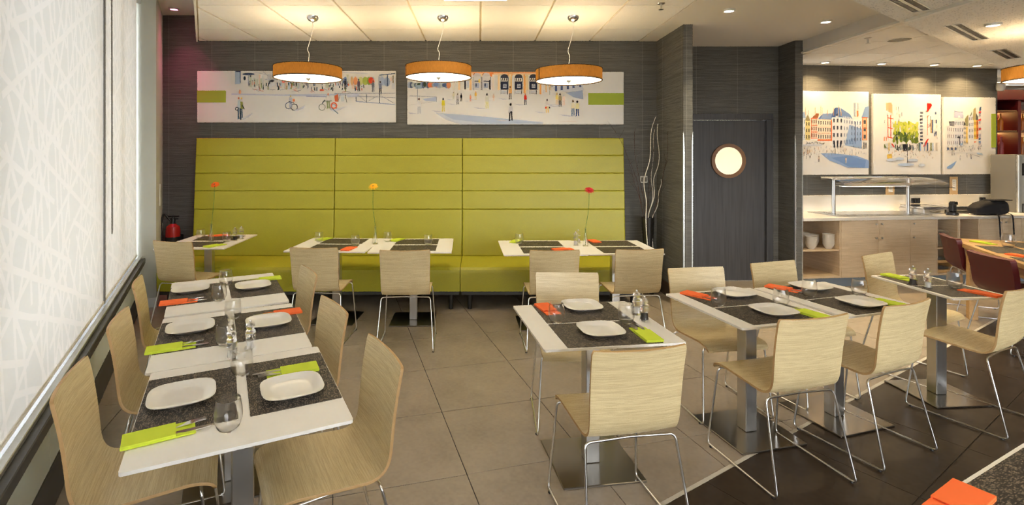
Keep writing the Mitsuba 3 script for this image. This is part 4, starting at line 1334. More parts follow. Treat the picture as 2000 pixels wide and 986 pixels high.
# window row: places face each other across the width
for tb, v in (('l1', .045), ('l2', .06), ('l3', .03)):
    placemat(tb, -.172, v, 90, 'brown woven placemat on the window side of the ' + WHERE[tb], .48, .308)
    placemat(tb, .172, v, 90, 'brown woven placemat on the aisle side of the ' + WHERE[tb], .48, .308)
for tb in ('c', 'd1', 'd2'):
    w, q = (.47, .333) if tb == 'c' else (.455, .30)
    placemat(tb, .0, q / 2 + .008, 0, 'brown woven placemat on the far side of the ' + WHERE[tb], w, q)
    placemat(tb, .0, -q / 2 - .008, 0, 'brown woven placemat on the near side of the ' + WHERE[tb], w, q)
for tb in ('b2', 'b3', 'b4', 'b5'):
    placemat(tb, .02, .185, 0, 'brown woven placemat on the banquette side of the ' + WHERE[tb], .43, .30)
    placemat(tb, .02, -.165, 0, 'brown woven placemat on the chair side of the ' + WHERE[tb], .43, .30)
placemat('b1', .02, .19, 0, 'brown woven placemat on the banquette side of the ' + WHERE['b1'], .43, .30)
placemat('b1', -.02, -.19, 0, 'brown woven placemat on the chair side of the ' + WHERE['b1'], .43, .30)
placemat('r', .0, .145, 90, 'brown woven placemat on the far half of the ' + WHERE['r'], .27, .36)
placemat('r', .0, -.145, 90, 'brown woven placemat on the near half of the ' + WHERE['r'], .27, .36)
placemat('f', -.085, .235, 0, 'brown woven placemat on the table in the lower right corner', .43, .305)

for (x, y), deg, w in zip([(-1.085, 1.873), (-0.705, 1.935), (-1.47, 2.612), (-1.11, 2.705), (-1.89, 3.36), (-1.52, 3.45), (0.602, 2.985), (0.613, 2.574), (1.627, 3.265), (1.666, 2.895), (2.215, 3.42), (2.279, 3.055)], [28] * 6 + [8, 8, 14, 14, 18, 18],
                          ['on the window side of the ' + WHERE['l1'], 'on the aisle side of the ' + WHERE['l1'], 'on the window side of the ' + WHERE['l2'], 'on the aisle side of the ' + WHERE['l2'], 'on the window side of the ' + WHERE['l3'], 'on the aisle side of the ' + WHERE['l3'],
                           'on the far side of the ' + WHERE['c'], 'on the near side of the ' + WHERE['c'], 'on the far side of the ' + WHERE['d1'], 'on the near side of the ' + WHERE['d1'], 'on the far side of the ' + WHERE['d2'], 'on the near side of the ' + WHERE['d2']]):
    plate(x, y, deg, 'white rounded square plate ' + w, .95)

for (x, y), w in zip([(-0.809, 1.654), (-0.958, 2.07), (-1.178, 2.381), (-1.336, 2.784), (-1.58, 3.116), (-1.727, 3.496), (0.414, 2.724), (0.78, 2.707), (1.414, 3.02), (1.776, 3.01), (2.078, 3.217), (2.408, 3.241), (3.20, 3.442),
                      (-2.94, 5.415), (-2.585, 5.254), (-1.639, 5.254), (-1.216, 5.045), (-0.935, 5.254), (-0.502, 5.074), (0.406, 5.133)],
                     ['nearest the camera, on the %s' % WHERE['l1'], 'at the back of the %s by a fork' % WHERE['l1'], 'next to the clear mills on the %s' % WHERE['l2'], 'behind the clear mills on the %s' % WHERE['l2'], 'beside the orange napkin of the %s' % WHERE['l3'], 'at the back edge of the %s' % WHERE['l3'],
                      'by the orange napkin on the %s' % WHERE['c'], 'by the mills on the %s' % WHERE['c'], 'beside the orange napkin on the %s' % WHERE['d1'], 'beside the lime napkin on the %s' % WHERE['d1'], 'beside the far plate on the %s' % WHERE['d2'], 'at the right edge of the %s' % WHERE['d2'], 'on the %s' % WHERE['r'],
                      'left of the vase on the %s' % WHERE['b1'], 'right of the vase on the %s' % WHERE['b1'], 'beside the lime napkin on the %s' % WHERE['b2'], 'near the orange napkin on the %s' % WHERE['b2'], 'beside the vase on the %s' % WHERE['b3'], 'at the right on the %s' % WHERE['b3'], 'on the %s' % WHERE['b4']]):
    glass(x, y, 'clear glass ' + w, ZT + (.0022 if x > -3 else 0))

mill(-1.078, 2.235, 'clear mill filled with white salt on the middle table of the left row, nearer one', 'salt')
mill(-1.045, 2.345, 'clear mill on the middle table of the left row, farther one', 'salt')
mill(0.885, 2.868, 'clear salt mill at the right edge of the centre table', 'salt')
mill(0.890, 2.750, 'clear pepper mill at the right edge of the centre table', 'pepper')
mill(2.968, 3.50, 'clear pepper mill on the small right table', 'pepper')
mill(3.000, 3.42, 'clear salt mill on the small right table', 'salt')
mill(-2.546, 5.349, 'clear pepper mill on the table with the orange gerbera', 'pepper')
mill(-2.520, 5.440, 'clear salt mill on the table with the orange gerbera', 'salt')
mill(0.958, 5.055, 'clear salt mill left of the red gerbera vase', 'salt')
mill(1.010, 5.190, 'clear mill behind the salt mill by the red gerbera', 'salt')

napkin(-1.012, 1.622, 31, 'green', 'lime green napkin pouch on the window side of the nearest left table', 'lime napkin on the window side of the nearest left table')
napkin(-0.765, 2.105, 206, 'green', 'lime green napkin pouch on the aisle side of the nearest left table', 'lime napkin on the aisle side of the nearest left table')
napkin(-1.415, 2.355, 28, 'green', 'lime green napkin pouch on the window side of the middle left table', 'lime napkin on the window side of the middle left table')
napkin(-1.10, 2.872, 208, 'orange', 'orange napkin pouch on the aisle side of the middle left table', 'orange napkin on the aisle side of the middle left table')
napkin(-1.81, 3.09, 27, 'orange', 'orange napkin pouch on the window side of the far left table', 'orange napkin on the window side of the far left table')
napkin(-1.52, 3.66, 208, 'green', 'lime green napkin pouch on the aisle side of the far left table', 'lime napkin on the aisle side of the far left table')
napkin(0.395, 2.945, -75, 'orange', 'orange napkin pouch behind a glass on the single centre table', None)
napkin(0.825, 2.53, 98, 'green', 'lime green napkin pouch on the near side of the centre table', 'lime napkin of the centre table')
napkin(1.384, 3.23, -52, 'orange', 'orange napkin pouch on the left half of the double table', 'orange napkin on the left half of the double table')
napkin(2.02, 3.40, -50, 'orange', 'orange napkin pouch on the right half of the double table', 'orange napkin on the right half of the double table')
napkin(1.845, 2.875, 112, 'green', 'lime green napkin pouch on the left half of the double table', 'lime napkin on the left half of the double table')
napkin(2.445, 3.09, 116, 'green', 'lime green napkin pouch on the right half of the double table', 'lime napkin on the right half of the double table')
napkin(3.04, 3.71, -78, 'green', 'lime green napkin pouch on the far half of the small right table')
napkin(3.22, 3.29, 112, 'orange', 'orange napkin pouch on the near half of the small right table')
napkin(-2.86, 5.64, 40, 'orange', 'orange napkin pouch behind the vase of the orange gerbera')
napkin(-2.584, 5.02, 60, 'green', 'lime green napkin pouch at the front of the table with the orange gerbera')
napkin(-1.63, 5.40, 70, 'green', 'lime green napkin pouch at the back of the left table under the yellow gerbera')
napkin(-1.23, 4.86, 80, 'orange', 'orange napkin pouch at the front of the left table under the yellow gerbera')
napkin(-0.85, 5.36, 70, 'green', 'lime green napkin pouch behind a glass on the right table under the yellow gerbera')
napkin(1.185, 5.28, 100, 'orange', 'orange napkin pouch behind the vase of the red gerbera')
napkin(0.385, 5.27, 70, 'green', 'lime green napkin pouch behind the glass on the left table under the red gerbera')
napkin(0.79, 4.82, 20, 'orange', 'orange napkin pouch at the front of the left table under the red gerbera')
napkin(1.225, 1.305, -150, 'orange', 'orange napkin pouch at the lower edge of the photo, right corner')


# ---------------------------------------------------------------- gerberas in bottle vases
_v = lathe([(0, 0), (.026, 0), (.0285, .003), (.028, .020), (.022, .055), (.0135, .095), (.0098, .13), (.0092, .165), (.0115, .176), (.0100, .176), (.0075, .165), (.0080, .13), (.0115, .095), (.0195, .056), (.0250, .022), (.0245, .008), (0, .007)], 32)
_w = lathe([(0, .0085), (.0235, .0095), (.0238, .020), (.0205, .045), (0, .045)], 24)


def gerbera(x, y, color, dx, dz, bend, label_v, label_f):
    t = numbered('bottle_vase')
    tag(t, label_v, 'vase', 'small bottle vases with a gerbera')
    f = fr(x, y, ZT + .0004)
    part(t, 'bottle', _v, 'glass', f, 50)
    g = numbered('gerbera')
    tag(g, label_f, 'flower')
    top = np.array([dx, 0.0, dz])
    p = np.array([(0, 0, .012), (0, 0, .10), (0.001, 0, .18), (bend + dx * .3, 0, dz * .62), (dx * .85 + bend * .3, -.006, dz - .03), (dx, -.012, dz)])
    tt = np.linspace(0, 5, 26)
    c = np.stack([np.interp(tt, range(6), p[:, i]) for i in range(3)], 1)
    for _ in range(4):
        c[1:-1] = (c[:-2] + 2 * c[1:-1] + c[2:]) / 4
    part(g, 'stem', tube(c, .0022, 8), 'stem_green', f, 40)
    R = random.Random(int(1000 * abs(x)))
    hf = f @ T().translate(c[-1].tolist()).rotate([1, 0, 0], 38)
    for ring, (n, l, w, tilt) in enumerate(((19, .050, .0092, .10), (17, .038, .0080, .28), (13, .023, .005, .5))):
        V, F = [], []
        for k in range(n):
            a = 2 * math.pi * (k + .5 * ring) / n + R.uniform(-.06, .06)
            l2 = l * R.uniform(.92, 1.05)
            b = len(V)
            for s, ww in ((.15, .35), (.45, .9), (.75, 1.0), (.95, .5), (1.0, .12)):
                r = l2 * s
                z = r * tilt - .9 * r * r / l2 * .25 + ring * .002
                for e in (-1, 1):
                    V.append((r * math.cos(a) - e * ww * w * math.sin(a) * .5, r * math.sin(a) + e * ww * w * math.cos(a) * .5, z + (.0012 if e > 0 else 0)))
            for i in range(4):
                q = b + 2 * i
                F += [(q, q + 2, q + 3), (q, q + 3, q + 1)]
        part(g, 'petals', trimesh.Trimesh(V, F, process=False), 'petal_' + color, hf)
    part(g, 'heart', lathe([(0, -.004), (.010, -.002), (.011, .004), (.006, .008), (0, .0085)], 18), 'brown_board' if color != 'red' else 'petal_red', hf, 40)


gerbera(-2.776, 5.317, 'orange', .040, .585, .012, 'small clear bottle vase holding the orange gerbera', 'orange gerbera on a long stem, in front of the left banquette')
gerbera(-1.037, 5.133, 'yellow', -.018, .580, -.020, 'small clear bottle vase holding the yellow gerbera', 'yellow gerbera on a long stem, in front of the middle banquette')
gerbera(1.045, 5.017, 'red', .035, .550, .022, 'small clear bottle vase holding the red gerbera', 'red gerbera on a long stem, in front of the right banquette')

# ---------------------------------------------------------------- black floor vase with willow
t = numbered('floor_vase')
tag(t, 'tall black ribbed floor vase in the corner by the door partition', 'vase')
prof = [(0, 0), (.062, 0), (.066, .02)]
for k in range(44):
    z = .02 + .86 * (k + .5) / 44
    r = .066 + .012 * math.exp(-((z - .18) / .2) ** 2) - .012 * math.exp(-((z - .52) / .22) ** 2) + .004 * (z / .88)
    prof += [(r + .0035 * (k % 2), z)]
prof += [(.072, .90), (.064, .90), (.058, .86), (.05, .3), (0, .29)]
put(t, lathe(prof, 36), 'black_ceramic', fr(1.99, 6.02), 35)


def wiggle(pts, seed, amp, n=40):
    R = random.Random(seed)
    P_ = np.array(pts, float)
    tt = np.linspace(0, len(P_) - 1, n)
    c = np.stack([np.interp(tt, range(len(P_)), P_[:, i]) for i in range(3)], 1)
    for _ in range(3):
        c[1:-1] = (c[:-2] + 2 * c[1:-1] + c[2:]) / 4
    ph = R.uniform(0, 6)
    w = amp * np.sin(np.linspace(0, R.uniform(13, 19), n) + ph) * np.linspace(.3, 1, n)
    c[:, 0] += w
    c[:, 1] += .6 * amp * np.cos(np.linspace(0, 12, n) + ph) - .6 * amp * math.cos(ph)
    return c


VX, VY = 1.99, 6.02
for i, (pts, seed, r0, m) in enumerate((
        ([(-.02, -.03, .35), (-.035, -.04, .90), (-.06, -.06, 1.25), (-.03, -.08, 1.6), (.06, -.10, 2.08)], 1, .007, 'willow_white'),
        ([(.01, .0, .35), (.0, 0, .90), (.07, 0, 1.2), (.10, 0, 1.5), (.13, 0, 2.00)], 2, .007, 'willow_white'),
        ([(.02, .035, .35), (.02, .045, .90), (.09, .075, 1.2), (.06, .09, 1.55), (.14, .10, 1.95)], 3, .006, 'willow_white'),
        ([(.04, -.03, .35), (.04, -.035, .90), (.12, -.05, 1.15), (.12, -.06, 1.35)], 4, .0055, 'willow_white'))):
    b = numbered('willow_branch')
    tag(b, ['curly white willow branch in the black floor vase, leftmost and tallest', 'curly white willow branch in the black floor vase, near the partition', 'curly white willow branch in the black floor vase, between the tall ones', 'short curly white willow branch in the black floor vase'][i], 'branch', 'white willow branches in the floor vase')
    c = wiggle(pts, seed, .022)
    put(b, tube(c, np.linspace(r0, r0 * .45, len(c)), 7), 'willow_white', fr(VX, VY), 50)
for i, pts in enumerate(([(-.03, 0, .35), (-.05, 0, .90), (-.15, -.05, 1.35), (-.32, -.1, 1.75), (-.50, -.12, 2.02)], [(-.01, 0, .35), (-.02, 0, .9), (-.08, .02, 1.3), (-.16, .02, 1.65), (-.14, .02, 1.95)], [(.0, .01, .35), (.0, .02, .9), (.03, .05, 1.3), (.09, .06, 1.7), (.11, .08, 1.98)],
                         [(.03, -.01, .35), (.05, -.02, .9), (.12, -.12, 1.3), (.16, -.17, 1.6), (.165, -.2, 1.9)], [(-.02, .01, .35), (-.04, .02, .9), (-.12, .06, 1.25), (-.2, .1, 1.55)])):
    b = numbered('brown_twig')
    tag(b, ['long thin brown twig leaning left over the banquette', 'thin dark brown twig rising behind the white willow', 'thin dark brown twig behind the right willow branches', 'thin dark brown twig close to the door partition', 'short thin brown twig leaning left'][i], 'twig', 'brown twigs in the floor vase')
    c = wiggle(pts, 20 + i, .006)
    m = tube(c, np.linspace(.0038, .0016, len(c)), 6)
    side = []
    R = random.Random(50 + i)
    for q in range(12, 36, 4):
        d_ = np.array([R.uniform(-.09, .09), R.uniform(-.04, .04), R.uniform(.07, .16)])
        side.append(tube([c[q], c[q] + d_ * .5 + np.array([R.uniform(-.01, .01), 0, 0]), c[q] + d_], [.0016, .0013, .0008], 5))
    put(b, cat(m, *side), 'twig_brown', fr(VX, VY), 50)

# socket plate on the wall, switches on the pier, extinguisher
t = numbered('wall_socket')
tag(t, 'white double socket plate on the grey wall behind the willow', 'socket')
part(t, 'plate', box(1.985, 2.075, 6.289, 6.2995, 1.29, 1.375, .003), 'white_plastic')
for xx in (2.008, 2.052):
    part(t, 'outlet', box(xx - .013, xx + .013, 6.2865, 6.2888, 1.305, 1.36, .002), 'grey_plastic')
t = numbered('light_switch')
tag(t, 'stacked light switch plates on the grey green pier', 'switch')
part(t, 'plate', box(S1 + .38, S1 + .46, -.1525, -.1415, 1.05, 1.30, .002), 'white_plastic', WF)
for z in (1.065, 1.145, 1.225):
    part(t, 'rocker', box(S1 + .395, S1 + .445, -.1555, -.1528, z, z + .06, .002), 'white_plastic', WF)
t = numbered('fire_extinguisher')
tag(t, 'red fire extinguisher with black hose in the dark corner beside the banquette', 'fire extinguisher')
f = fr(-3.66, 6.13, 0)
part(t, 'cylinder', lathe([(0, .32), (.07, .32), (.078, .335), (.078, .73), (.070, .775), (.04, .80), (.028, .81), (0, .81)], 28), 'extinguisher_red', f, 35)
part(t, 'band', lathe([(.0785, .58), (.0795, .581), (.0795, .655), (.0785, .656), (.0785, .58)], 28), 'black_plastic', f, 35)
part(t, 'valve', cat(lathe([(0, .811), (.026, .811), (.026, .875), (0, .875)], 16), box(-.06, .07, -.012, .012, .89, .905, .003), box(-.05, .06, -.012, .012, .862, .874, .003), lathe([(0, .875), (.012, .875), (.012, .91), (0, .91)], 10)), 'black_plastic', f, 30)
part(t, 'hose', tube(fillet([(-.02, -.02, .85), (-.09, -.04, .95), (-.115, -.05, .80), (-.10, -.05, .45), (-.09, -.05, .40)], .05, 6), .011, 10), 'black_plastic', f, 40)
part(t, 'bracket', box(-.03, .03, .079, .169, .60, .66, .003), 'black_metal', f)

# ---------------------------------------------------------------- buffet: cabinets, worktop and what stands on it
CT0, CT1 = .825, .860


def panel(parent, name, x0, x1, y0, y1, z0, z1, m='cabinet_oak', label=None, bev=.002):
    return part(parent, name, box(x0, x1, y0, y1, z0, z1, bev), m, BF, label=label)


def shelf_unit(u0, u1, mid, label):
    t = numbered('buffet_cabinet')
    tag(t, label, 'cabinet')
    panel(t, 'side', u0, u0 + .018, .02, .70, .115, CT0 - .001)
    panel(t, 'side', u1 - .018, u1, .02, .70, .115, CT0 - .001)
    panel(t, 'back', u0 + .0185, u1 - .0185, .66, .68, .115, CT0 - .001)
    panel(t, 'bottom', u0 + .0185, u1 - .0185, .02, .6595, .115, .14)
    panel(t, 'shelf', u0 + .0185, u1 - .0185, .03, .6595, mid, mid + .018)
    return t


def door_unit(u0, u1, splits, knobs, label):
    t = numbered('buffet_cabinet')
    tag(t, label, 'cabinet')
    panel(t, 'body', u0 + .001, u1 - .001, .04, .70, .115, CT0 - .001)
    e = [u0] + splits + [u1]
    for a, b in zip(e[:-1], e[1:]):
        d_ = panel(t, 'door', a + .0015, b - .0015, .018, .0395, .116, CT0 - .003)
        for kx in knobs:
            if a < kx < b:
                for z in (.60, .775):
                    part(d_, 'knob', lathe([(0, 0), (.006, 0), (.007, .010), (.011, .014), (.010, .02), (0, .021)], 14), 'steel', BF @ T().translate([kx, .0175, z]).rotate([1, 0, 0], 90), 40)


shelf_unit(.0, .522, .445, 'open oak buffet shelf with white bowls, next to the door recess')
door_unit(.524, 1.460, [1.022], [.985, 1.062], 'oak buffet cabinet with two doors, middle of the counter front')
door_unit(1.462, 1.822, [], [1.50], 'narrow oak buffet cabinet with one door, left of the open bays')
shelf_unit(1.824, 2.136, .445, 'open oak buffet bay with plates and glass trays')
shelf_unit(2.138, 2.431, .445, 'open oak buffet bay behind the red chairs, right one')
door_unit(2.433, 3.60, [2.751, 3.023], [2.715, 2.79], 'oak buffet cabinet with doors under the black bag')
struct('baseboard_buffet', box(.0, 3.60, .06, .08, .0, .1145, .002), 'plinth_blue', BF)
t = numbered('worktop')
tag(t, 'long white buffet worktop on oak cabinets', 'worktop')
put(t, box(.002, 3.75, -.012, .738, CT0, CT1, .003), 'white_laminate', BF)
t = numbered('backsplash')
tag(t, 'white upstand panel along the back of the buffet worktop', 'backsplash')
put(t, box(.002, 3.50, .718, .738, CT1 + .0005, 1.075, .002), 'white_laminate', BF)

_b = lathe([(0, 0), (.032, 0), (.036, .010), (.045, .020), (.060, .050), (.066, .072), (.0665, .075), (.063, .075), (.057, .052), (.042, .024), (0, .018)], 30)
BOWL = mikit.ply(_b, 'porcelain', 40)


ORD = ['first', 'second', 'third', 'fourth', 'fifth', 'sixth', 'seventh', 'eighth', 'ninth', 'tenth', 'eleventh', 'twelfth', 'thirteenth', 'fourteenth', 'fifteenth', 'sixteenth', 'seventeenth']


def bowl(u, v, z, label, grp):
    t = numbered('bowl')
    tag(t, label, 'bowl', grp)
    put(t, BOWL, None, BF @ T().translate([u, v, z])); scene[t]['bsdf'] = {'type': 'ref', 'id': 'porcelain'}


for si, (u, v, n, w) in enumerate(((.195, .11, 4, 'left front stack'), (.215, .26, 5, 'left rear stack'), (.352, .27, 4, 'middle rear stack'), (.43, .11, 5, 'right front stack'))):
    for k in range(n):
        bowl(u, v, .4637 + k * .027, 'white porcelain bowl, %s of the %s on the buffet shelf' % (ORD[k] + ' from the bottom' if k < n - 1 else 'topmost', w), 'white bowls in the %s' % w)
_p = lathe([(0, 0), (.06, 0), (.075, .004), (.115, .014), (.1155, .0155), (.113, .0155), (.074, .0062), (0, .0048)], 36)
DPL = mikit.ply(_p, 'porcelain', 40)
for k in range(17):
    t = numbered('stacked_plate')
    tag(t, 'white plate, %s in the tall stack of the open buffet bay' % (ORD[k] + ' from the bottom' if k < 16 else 'topmost'), 'plate', 'stack of white plates in the buffet bay')
    put(t, DPL, None, BF @ T().translate([1.985, .16, .4637 + k * .0115])); scene[t]['bsdf'] = {'type': 'ref', 'id': 'porcelain'}
for zi, z in enumerate((.1405, .262)):
    t = numbered('glass_tray')
    tag(t, ['low wooden tray of small glasses at the bottom of the buffet bay', 'upper wooden tray of small glasses in the buffet bay'][zi], 'tray')
    f = BF
    part(t, 'board', box(1.86, 2.10, .06, .50, z, z + .012, .002), 'table_oak', f)
    part(t, 'rim', cat(box(1.86, 2.10, .06, .068, z + .0125, z + .035), box(1.86, 2.10, .492, .50, z + .0125, z + .035), box(1.86, 1.868, .068, .492, z + .0125, z + .035), box(2.092, 2.10, .068, .492, z + .0125, z + .035)), 'table_oak', f)
    if zi:
        part(t, 'foot', cat(box(1.86, 1.875, .07, .49, .2055, z - .0003), box(2.085, 2.10, .07, .49, .2055, z - .0003)), 'table_oak', f)
    for i in range(4):
        for j in range(3):
            g_ = numbered('small_glass')
            tag(g_, 'small clear glass in the %s buffet tray, %s row, %s from the left' % ('upper' if zi else 'lower', ('front', 'middle', 'back')[j], ORD[i]), 'glass', 'small glasses in the %s tray' % ('upper' if zi else 'lower'))
            put(g_, GLASS, None, f @ T().translate([1.895 + .056 * i, .115 + .075 * j, z + .0126]).scale([.55, .55, .5])); scene[g_]['bsdf'] = {'type': 'ref', 'id': 'glass'}

# food warmer: steel well, posts, curved glass hood with lamp tray
t = numbered('food_warmer')
tag(t, 'stainless buffet food warmer with a curved glass hood on two posts', 'food warmer')
part(t, 'well', cat(box(.55, 1.86, .10, .62, CT1 + .0004, CT1 + .010, .003)), 'steel', BF)
part(t, 'well_inset', box(.66, 1.76, .17, .55, CT1 + .0105, CT1 + .0125, .001), 'steel_dark', BF)
for u in (.763, 1.836):
    part(t, 'post', tube([(u, .42, CT1 + .0105), (u, .42, 1.325)], .022, 14), 'steel', BF, 40)
part(t, 'lamp_tray', box(.84, 1.81, .34, .50, 1.225, 1.262, .004), 'steel', BF)
k = part(t, 'lamp_tube', box(.88, 1.77, .38, .46, 1.2175, 1.2245, .001), 'white_plastic', BF)
emit(k, 2.2, (1, .9, .7))
V, F = [], []
arc = [(.03, 1.215), (.10, 1.262), (.20, 1.298), (.32, 1.318), (.45, 1.326), (.56, 1.327)]
for off in (0, .007):
    for y, z in arc:
        V += [(.63, y, z + off), (2.08, y, z + off)]
na = len(arc)
for i in range(na - 1):
    a = 2 * i
    F += [(a, a + 2, a + 3), (a, a + 3, a + 1)]
    b = 2 * na + 2 * i
    F += [(b, b + 1, b + 3), (b, b + 3, b + 2)]
    for e in (0, 1):
        F += [(a + e, b + e, b + 2 + e), (a + e, b + 2 + e, a + 2 + e)] if e == 1 else [(a, a + 2, b + 2), (a, b + 2, b)][::1]
F += [(0, 1, 2 * na + 1), (0, 2 * na + 1, 2 * na), (2 * na - 2, 4 * na - 2, 4 * na - 1), (2 * na - 2, 4 * na - 1, 2 * na - 1)]
hood = trimesh.Trimesh(V, F, process=False)
hood.fix_normals()
part(t, 'glass_hood', hood, 'glass', BF, 30)
part(t, 'hood_rail', cat(tube([(.763, .42, 1.331), (1.836, .42, 1.331)], .006, 8), box(.70, 1.98, .555, .575, 1.31, 1.338, .003)), 'steel', BF, 40)
for i, (u0, u1) in enumerate(((1.88, 2.19), (2.22, 2.56))):
    t = numbered('chafing_dish')
    tag(t, ['low stainless chafing dish on the buffet, beside the food warmer', 'low stainless chafing dish on the buffet, beside the black stand'][i], 'chafing dish', None)
    part(t, 'body', box(u0, u1, .24, .60, CT1 + .0006, CT1 + .07, .012), 'steel', BF)
    part(t, 'lid', box(u0 + .006, u1 - .006, .246, .594, CT1 + .0705, CT1 + .095, .010), 'chrome', BF)
    part(t, 'handle', tube(fillet([(u0 + .08, .24, CT1 + .045), (u0 + .08, .215, CT1 + .045), (u1 - .08, .215, CT1 + .045), (u1 - .08, .24, CT1 + .045)], .01, 4), .005, 8), 'steel', BF, 40)
for i, (u, n, w) in enumerate(((2.187, 3, 'above the first chafing dish'), (3.255, 2, 'behind the black bag'))):
    t = numbered('power_outlet')
    tag(t, 'black power outlets on the white upstand ' + w, 'socket')
    for k in range(n):
        part(t, 'outlet', box(u + .045 * k, u + .038 + .045 * k, .698, .7175, .955, 1.03, .004), 'black_plastic', BF)
t = numbered('black_stand')
tag(t, 'small black countertop device with a round base in front of the chafing dishes', 'device')
f = BF @ T().translate([2.155, .12, CT1 + .0006])
part(t, 'base', lathe([(0, 0), (.062, 0), (.065, .012), (.060, .035), (.03, .045), (0, .045)], 24), 'black_plastic', f, 35)
part(t, 'head', cat(box(-.025, .035, -.03, .03, .045, .16, .008), box(-.03, .04, -.045, .02, .13, .175, .01)), 'black_plastic', f)
for i, (u, h_, w_, z) in enumerate(((1.88, .17, .13, 1.076), (2.865, .25, .125, 1.076))):
    t = numbered('card_holder')
    tag(t, ['small wooden menu card behind the glass hood of the food warmer', 'wooden menu card standing on the white upstand above the chafing dish'][i], 'card')
    f = BF @ T().translate([u, .724, z]).rotate([1, 0, 0], 0)
    part(t, 'board', box(-w_ / 2, w_ / 2, 0, .012, 0, h_, .002), 'card_wood', f)
    part(t, 'paper', box(-w_ / 2 + .035, w_ / 2 - .03, -.0015, -.0002, h_ * .22, h_ * .85), 'paper', f)
    part(t, 'print', cat(*[box(-w_ / 2 + .045, w_ / 2 - .042, -.0020, -.0016, h_ * (.30 + .1 * k), h_ * (.30 + .1 * k) + .004) for k in range(5)]), 'grey_plastic', f)

# black shoulder bag on the counter, strap hanging over the front
t = numbered('shoulder_bag')
tag(t, 'black shoulder bag lying on the buffet worktop with its strap hanging down', 'bag')
f = BF @ T().translate([2.655, .10, CT1 + .0008])
bag = trimesh.creation.icosphere(3, 1.0)
v = np.array(bag.vertices)
v = np.sign(v) * np.abs(v) ** .55
v[:, 0] *= .25
v[:, 1] *= .09
v[:, 2] = (v[:, 2] * .5 + .5) * .19
v[:, 2] *= 1 - .35 * np.clip(-v[:, 0] / .235, 0, 1)
v[:, 2] += .006 * np.sin(v[:, 0] * 40) * (v[:, 2] > .05)
v[:, 1] += .02 * (v[:, 2] / .165)
v[:, 2] -= v[:, 2].min()
bag.vertices = v
part(t, 'body', bag, 'black_fabric', f, 50)
part(t, 'flap', box(-.02, .235, -.088, .05, .185, .198, .004), 'black_plastic', f)
part(t, 'buckle', box(.07, .12, -.083, -.075, .05, .09, .003), 'black_plastic', f)
for xs_, L in ((-.03, .42), (.165, .45)):
    pts = fillet([(xs_ + .02, -.065, .03), (xs_ + .01, -.135, .012), (xs_, -.150, -.06), (xs_ + .025, -.145, -L + .1), (xs_ - .03, -.142, -L)], .03, 5)
    w = np.array([.010, 0, 0])
    V = np.vstack([pts - w, pts + w, pts - w + [0, .003, .002], pts + w + [0, .003, .002]])
    n = len(pts)
    F = []
    for i in range(n - 1):
        for a, b in ((0, n), (n, 3 * n), (3 * n, 2 * n), (2 * n, 0)):
            F += [(a + i, b + i, b + i + 1), (a + i, b + i + 1, a + i + 1)]
    part(t, 'strap', trimesh.Trimesh(V, F, process=False), 'black_fabric', f)

# coffee machine: grey side, striped front
t = numbered('coffee_machine')
tag(t, 'tall grey coffee machine with a striped front at the right end of the buffet', 'coffee machine')
MX, MY0, MY1, MZ = 7.205, 6.87, 7.215, CT1 + .002
part(t, 'housing', box(MX, MX + .62, MY0, MY1, MZ, 1.64, .006), 'grey_plastic')
part(t, 'corner_post', box(MX + .002, MX + .055, MY0 - .035, MY0 - .0005, MZ, 1.635, .008), 'aluminium')
cols_ = ['white_plastic', 'stripe_red', 'bar_cream', 'white_plastic', 'black_plastic', 'stripe_red', 'white_plastic', 'bar_cream', 'stripe_red', 'white_plastic']
for k in range(10):
    part(t, 'front_stripe', box(MX + .058 + .055 * k, MX + .112 + .055 * k, MY0 - .010, MY0 - .0006, MZ + .12, 1.63, .001), cols_[k])
part(t, 'control_panel', box(MX + .058, MX + .60, MY0 - .022, MY0 - .0105, 1.36, 1.52, .003), 'black_plastic')
for k in range(4):
    part(t, 'button', box(MX + .15, MX + .20, MY0 - .026, MY0 - .0225, 1.385 + .03 * k, 1.405 + .03 * k, .002), 'purple_button')
part(t, 'spout', cat(tube([(MX + .16, MY0 - .05, 1.04), (MX + .16, MY0 - .05, 1.20)], .035, 14), tube([(MX + .16, MY0 - .05, 1.19), (MX + .16, MY0 - .008, 1.24)], .02, 10)), 'black_plastic', None, 40)
part(t, 'drip_tray', box(MX + .058, MX + .60, MY0 - .14, MY0 - .001, MZ, MZ + .11, .006), 'steel_dark')

# ---------------------------------------------------------------- oak table with red chairs
LD = np.array([-.4060, -.9139])                            # along the table towards the camera
SDn = np.array([.9139, -.4060])
OC = np.array([5.05, 5.53])
ang_t = math.degrees(math.atan2(SDn[1], SDn[0]))
OF = fr(OC[0], OC[1], 0, ang_t)                            # local x across, local -y along the table towards the camera
t = numbered('oak_table')
tag(t, 'long oak dining table at the right edge of the photo', 'table')
part(t, 'top', box(0, .80, -2.3, 0, .695, .74, .004), 'table_oak', OF)
for x in (.05, .75):
    for y in (-.45, -2.2):
        part(t, 'leg', box(x - .035, x + .035, y - .035, y + .035, 0, .6945, .003), 'table_oak', OF)
part(t, 'apron', cat(box(.09, .71, -.47, -.445, .60, .6945), box(.09, .71, -2.2, -2.175, .60, .6945), box(.04, .06, -2.16, -.49, .60, .6945), box(.74, .76, -2.16, -.49, .60, .6945)), 'table_oak', OF)
TB['o'] = (OC[0], OC[1], ang_t, .8, 2.3)
placemat('o', .56, -.30, 0, 'brown woven placemat at the far right of the oak table', .34, .40)
placemat('o', .20, -.72, 90, 'brown woven placemat nearer the red chair on the oak table', .43, .30)
placemat('o', .20, -1.35, 90, 'brown woven placemat at the right edge on the oak table', .43, .30)


def pt(u, v):
    return at('o', u, v)


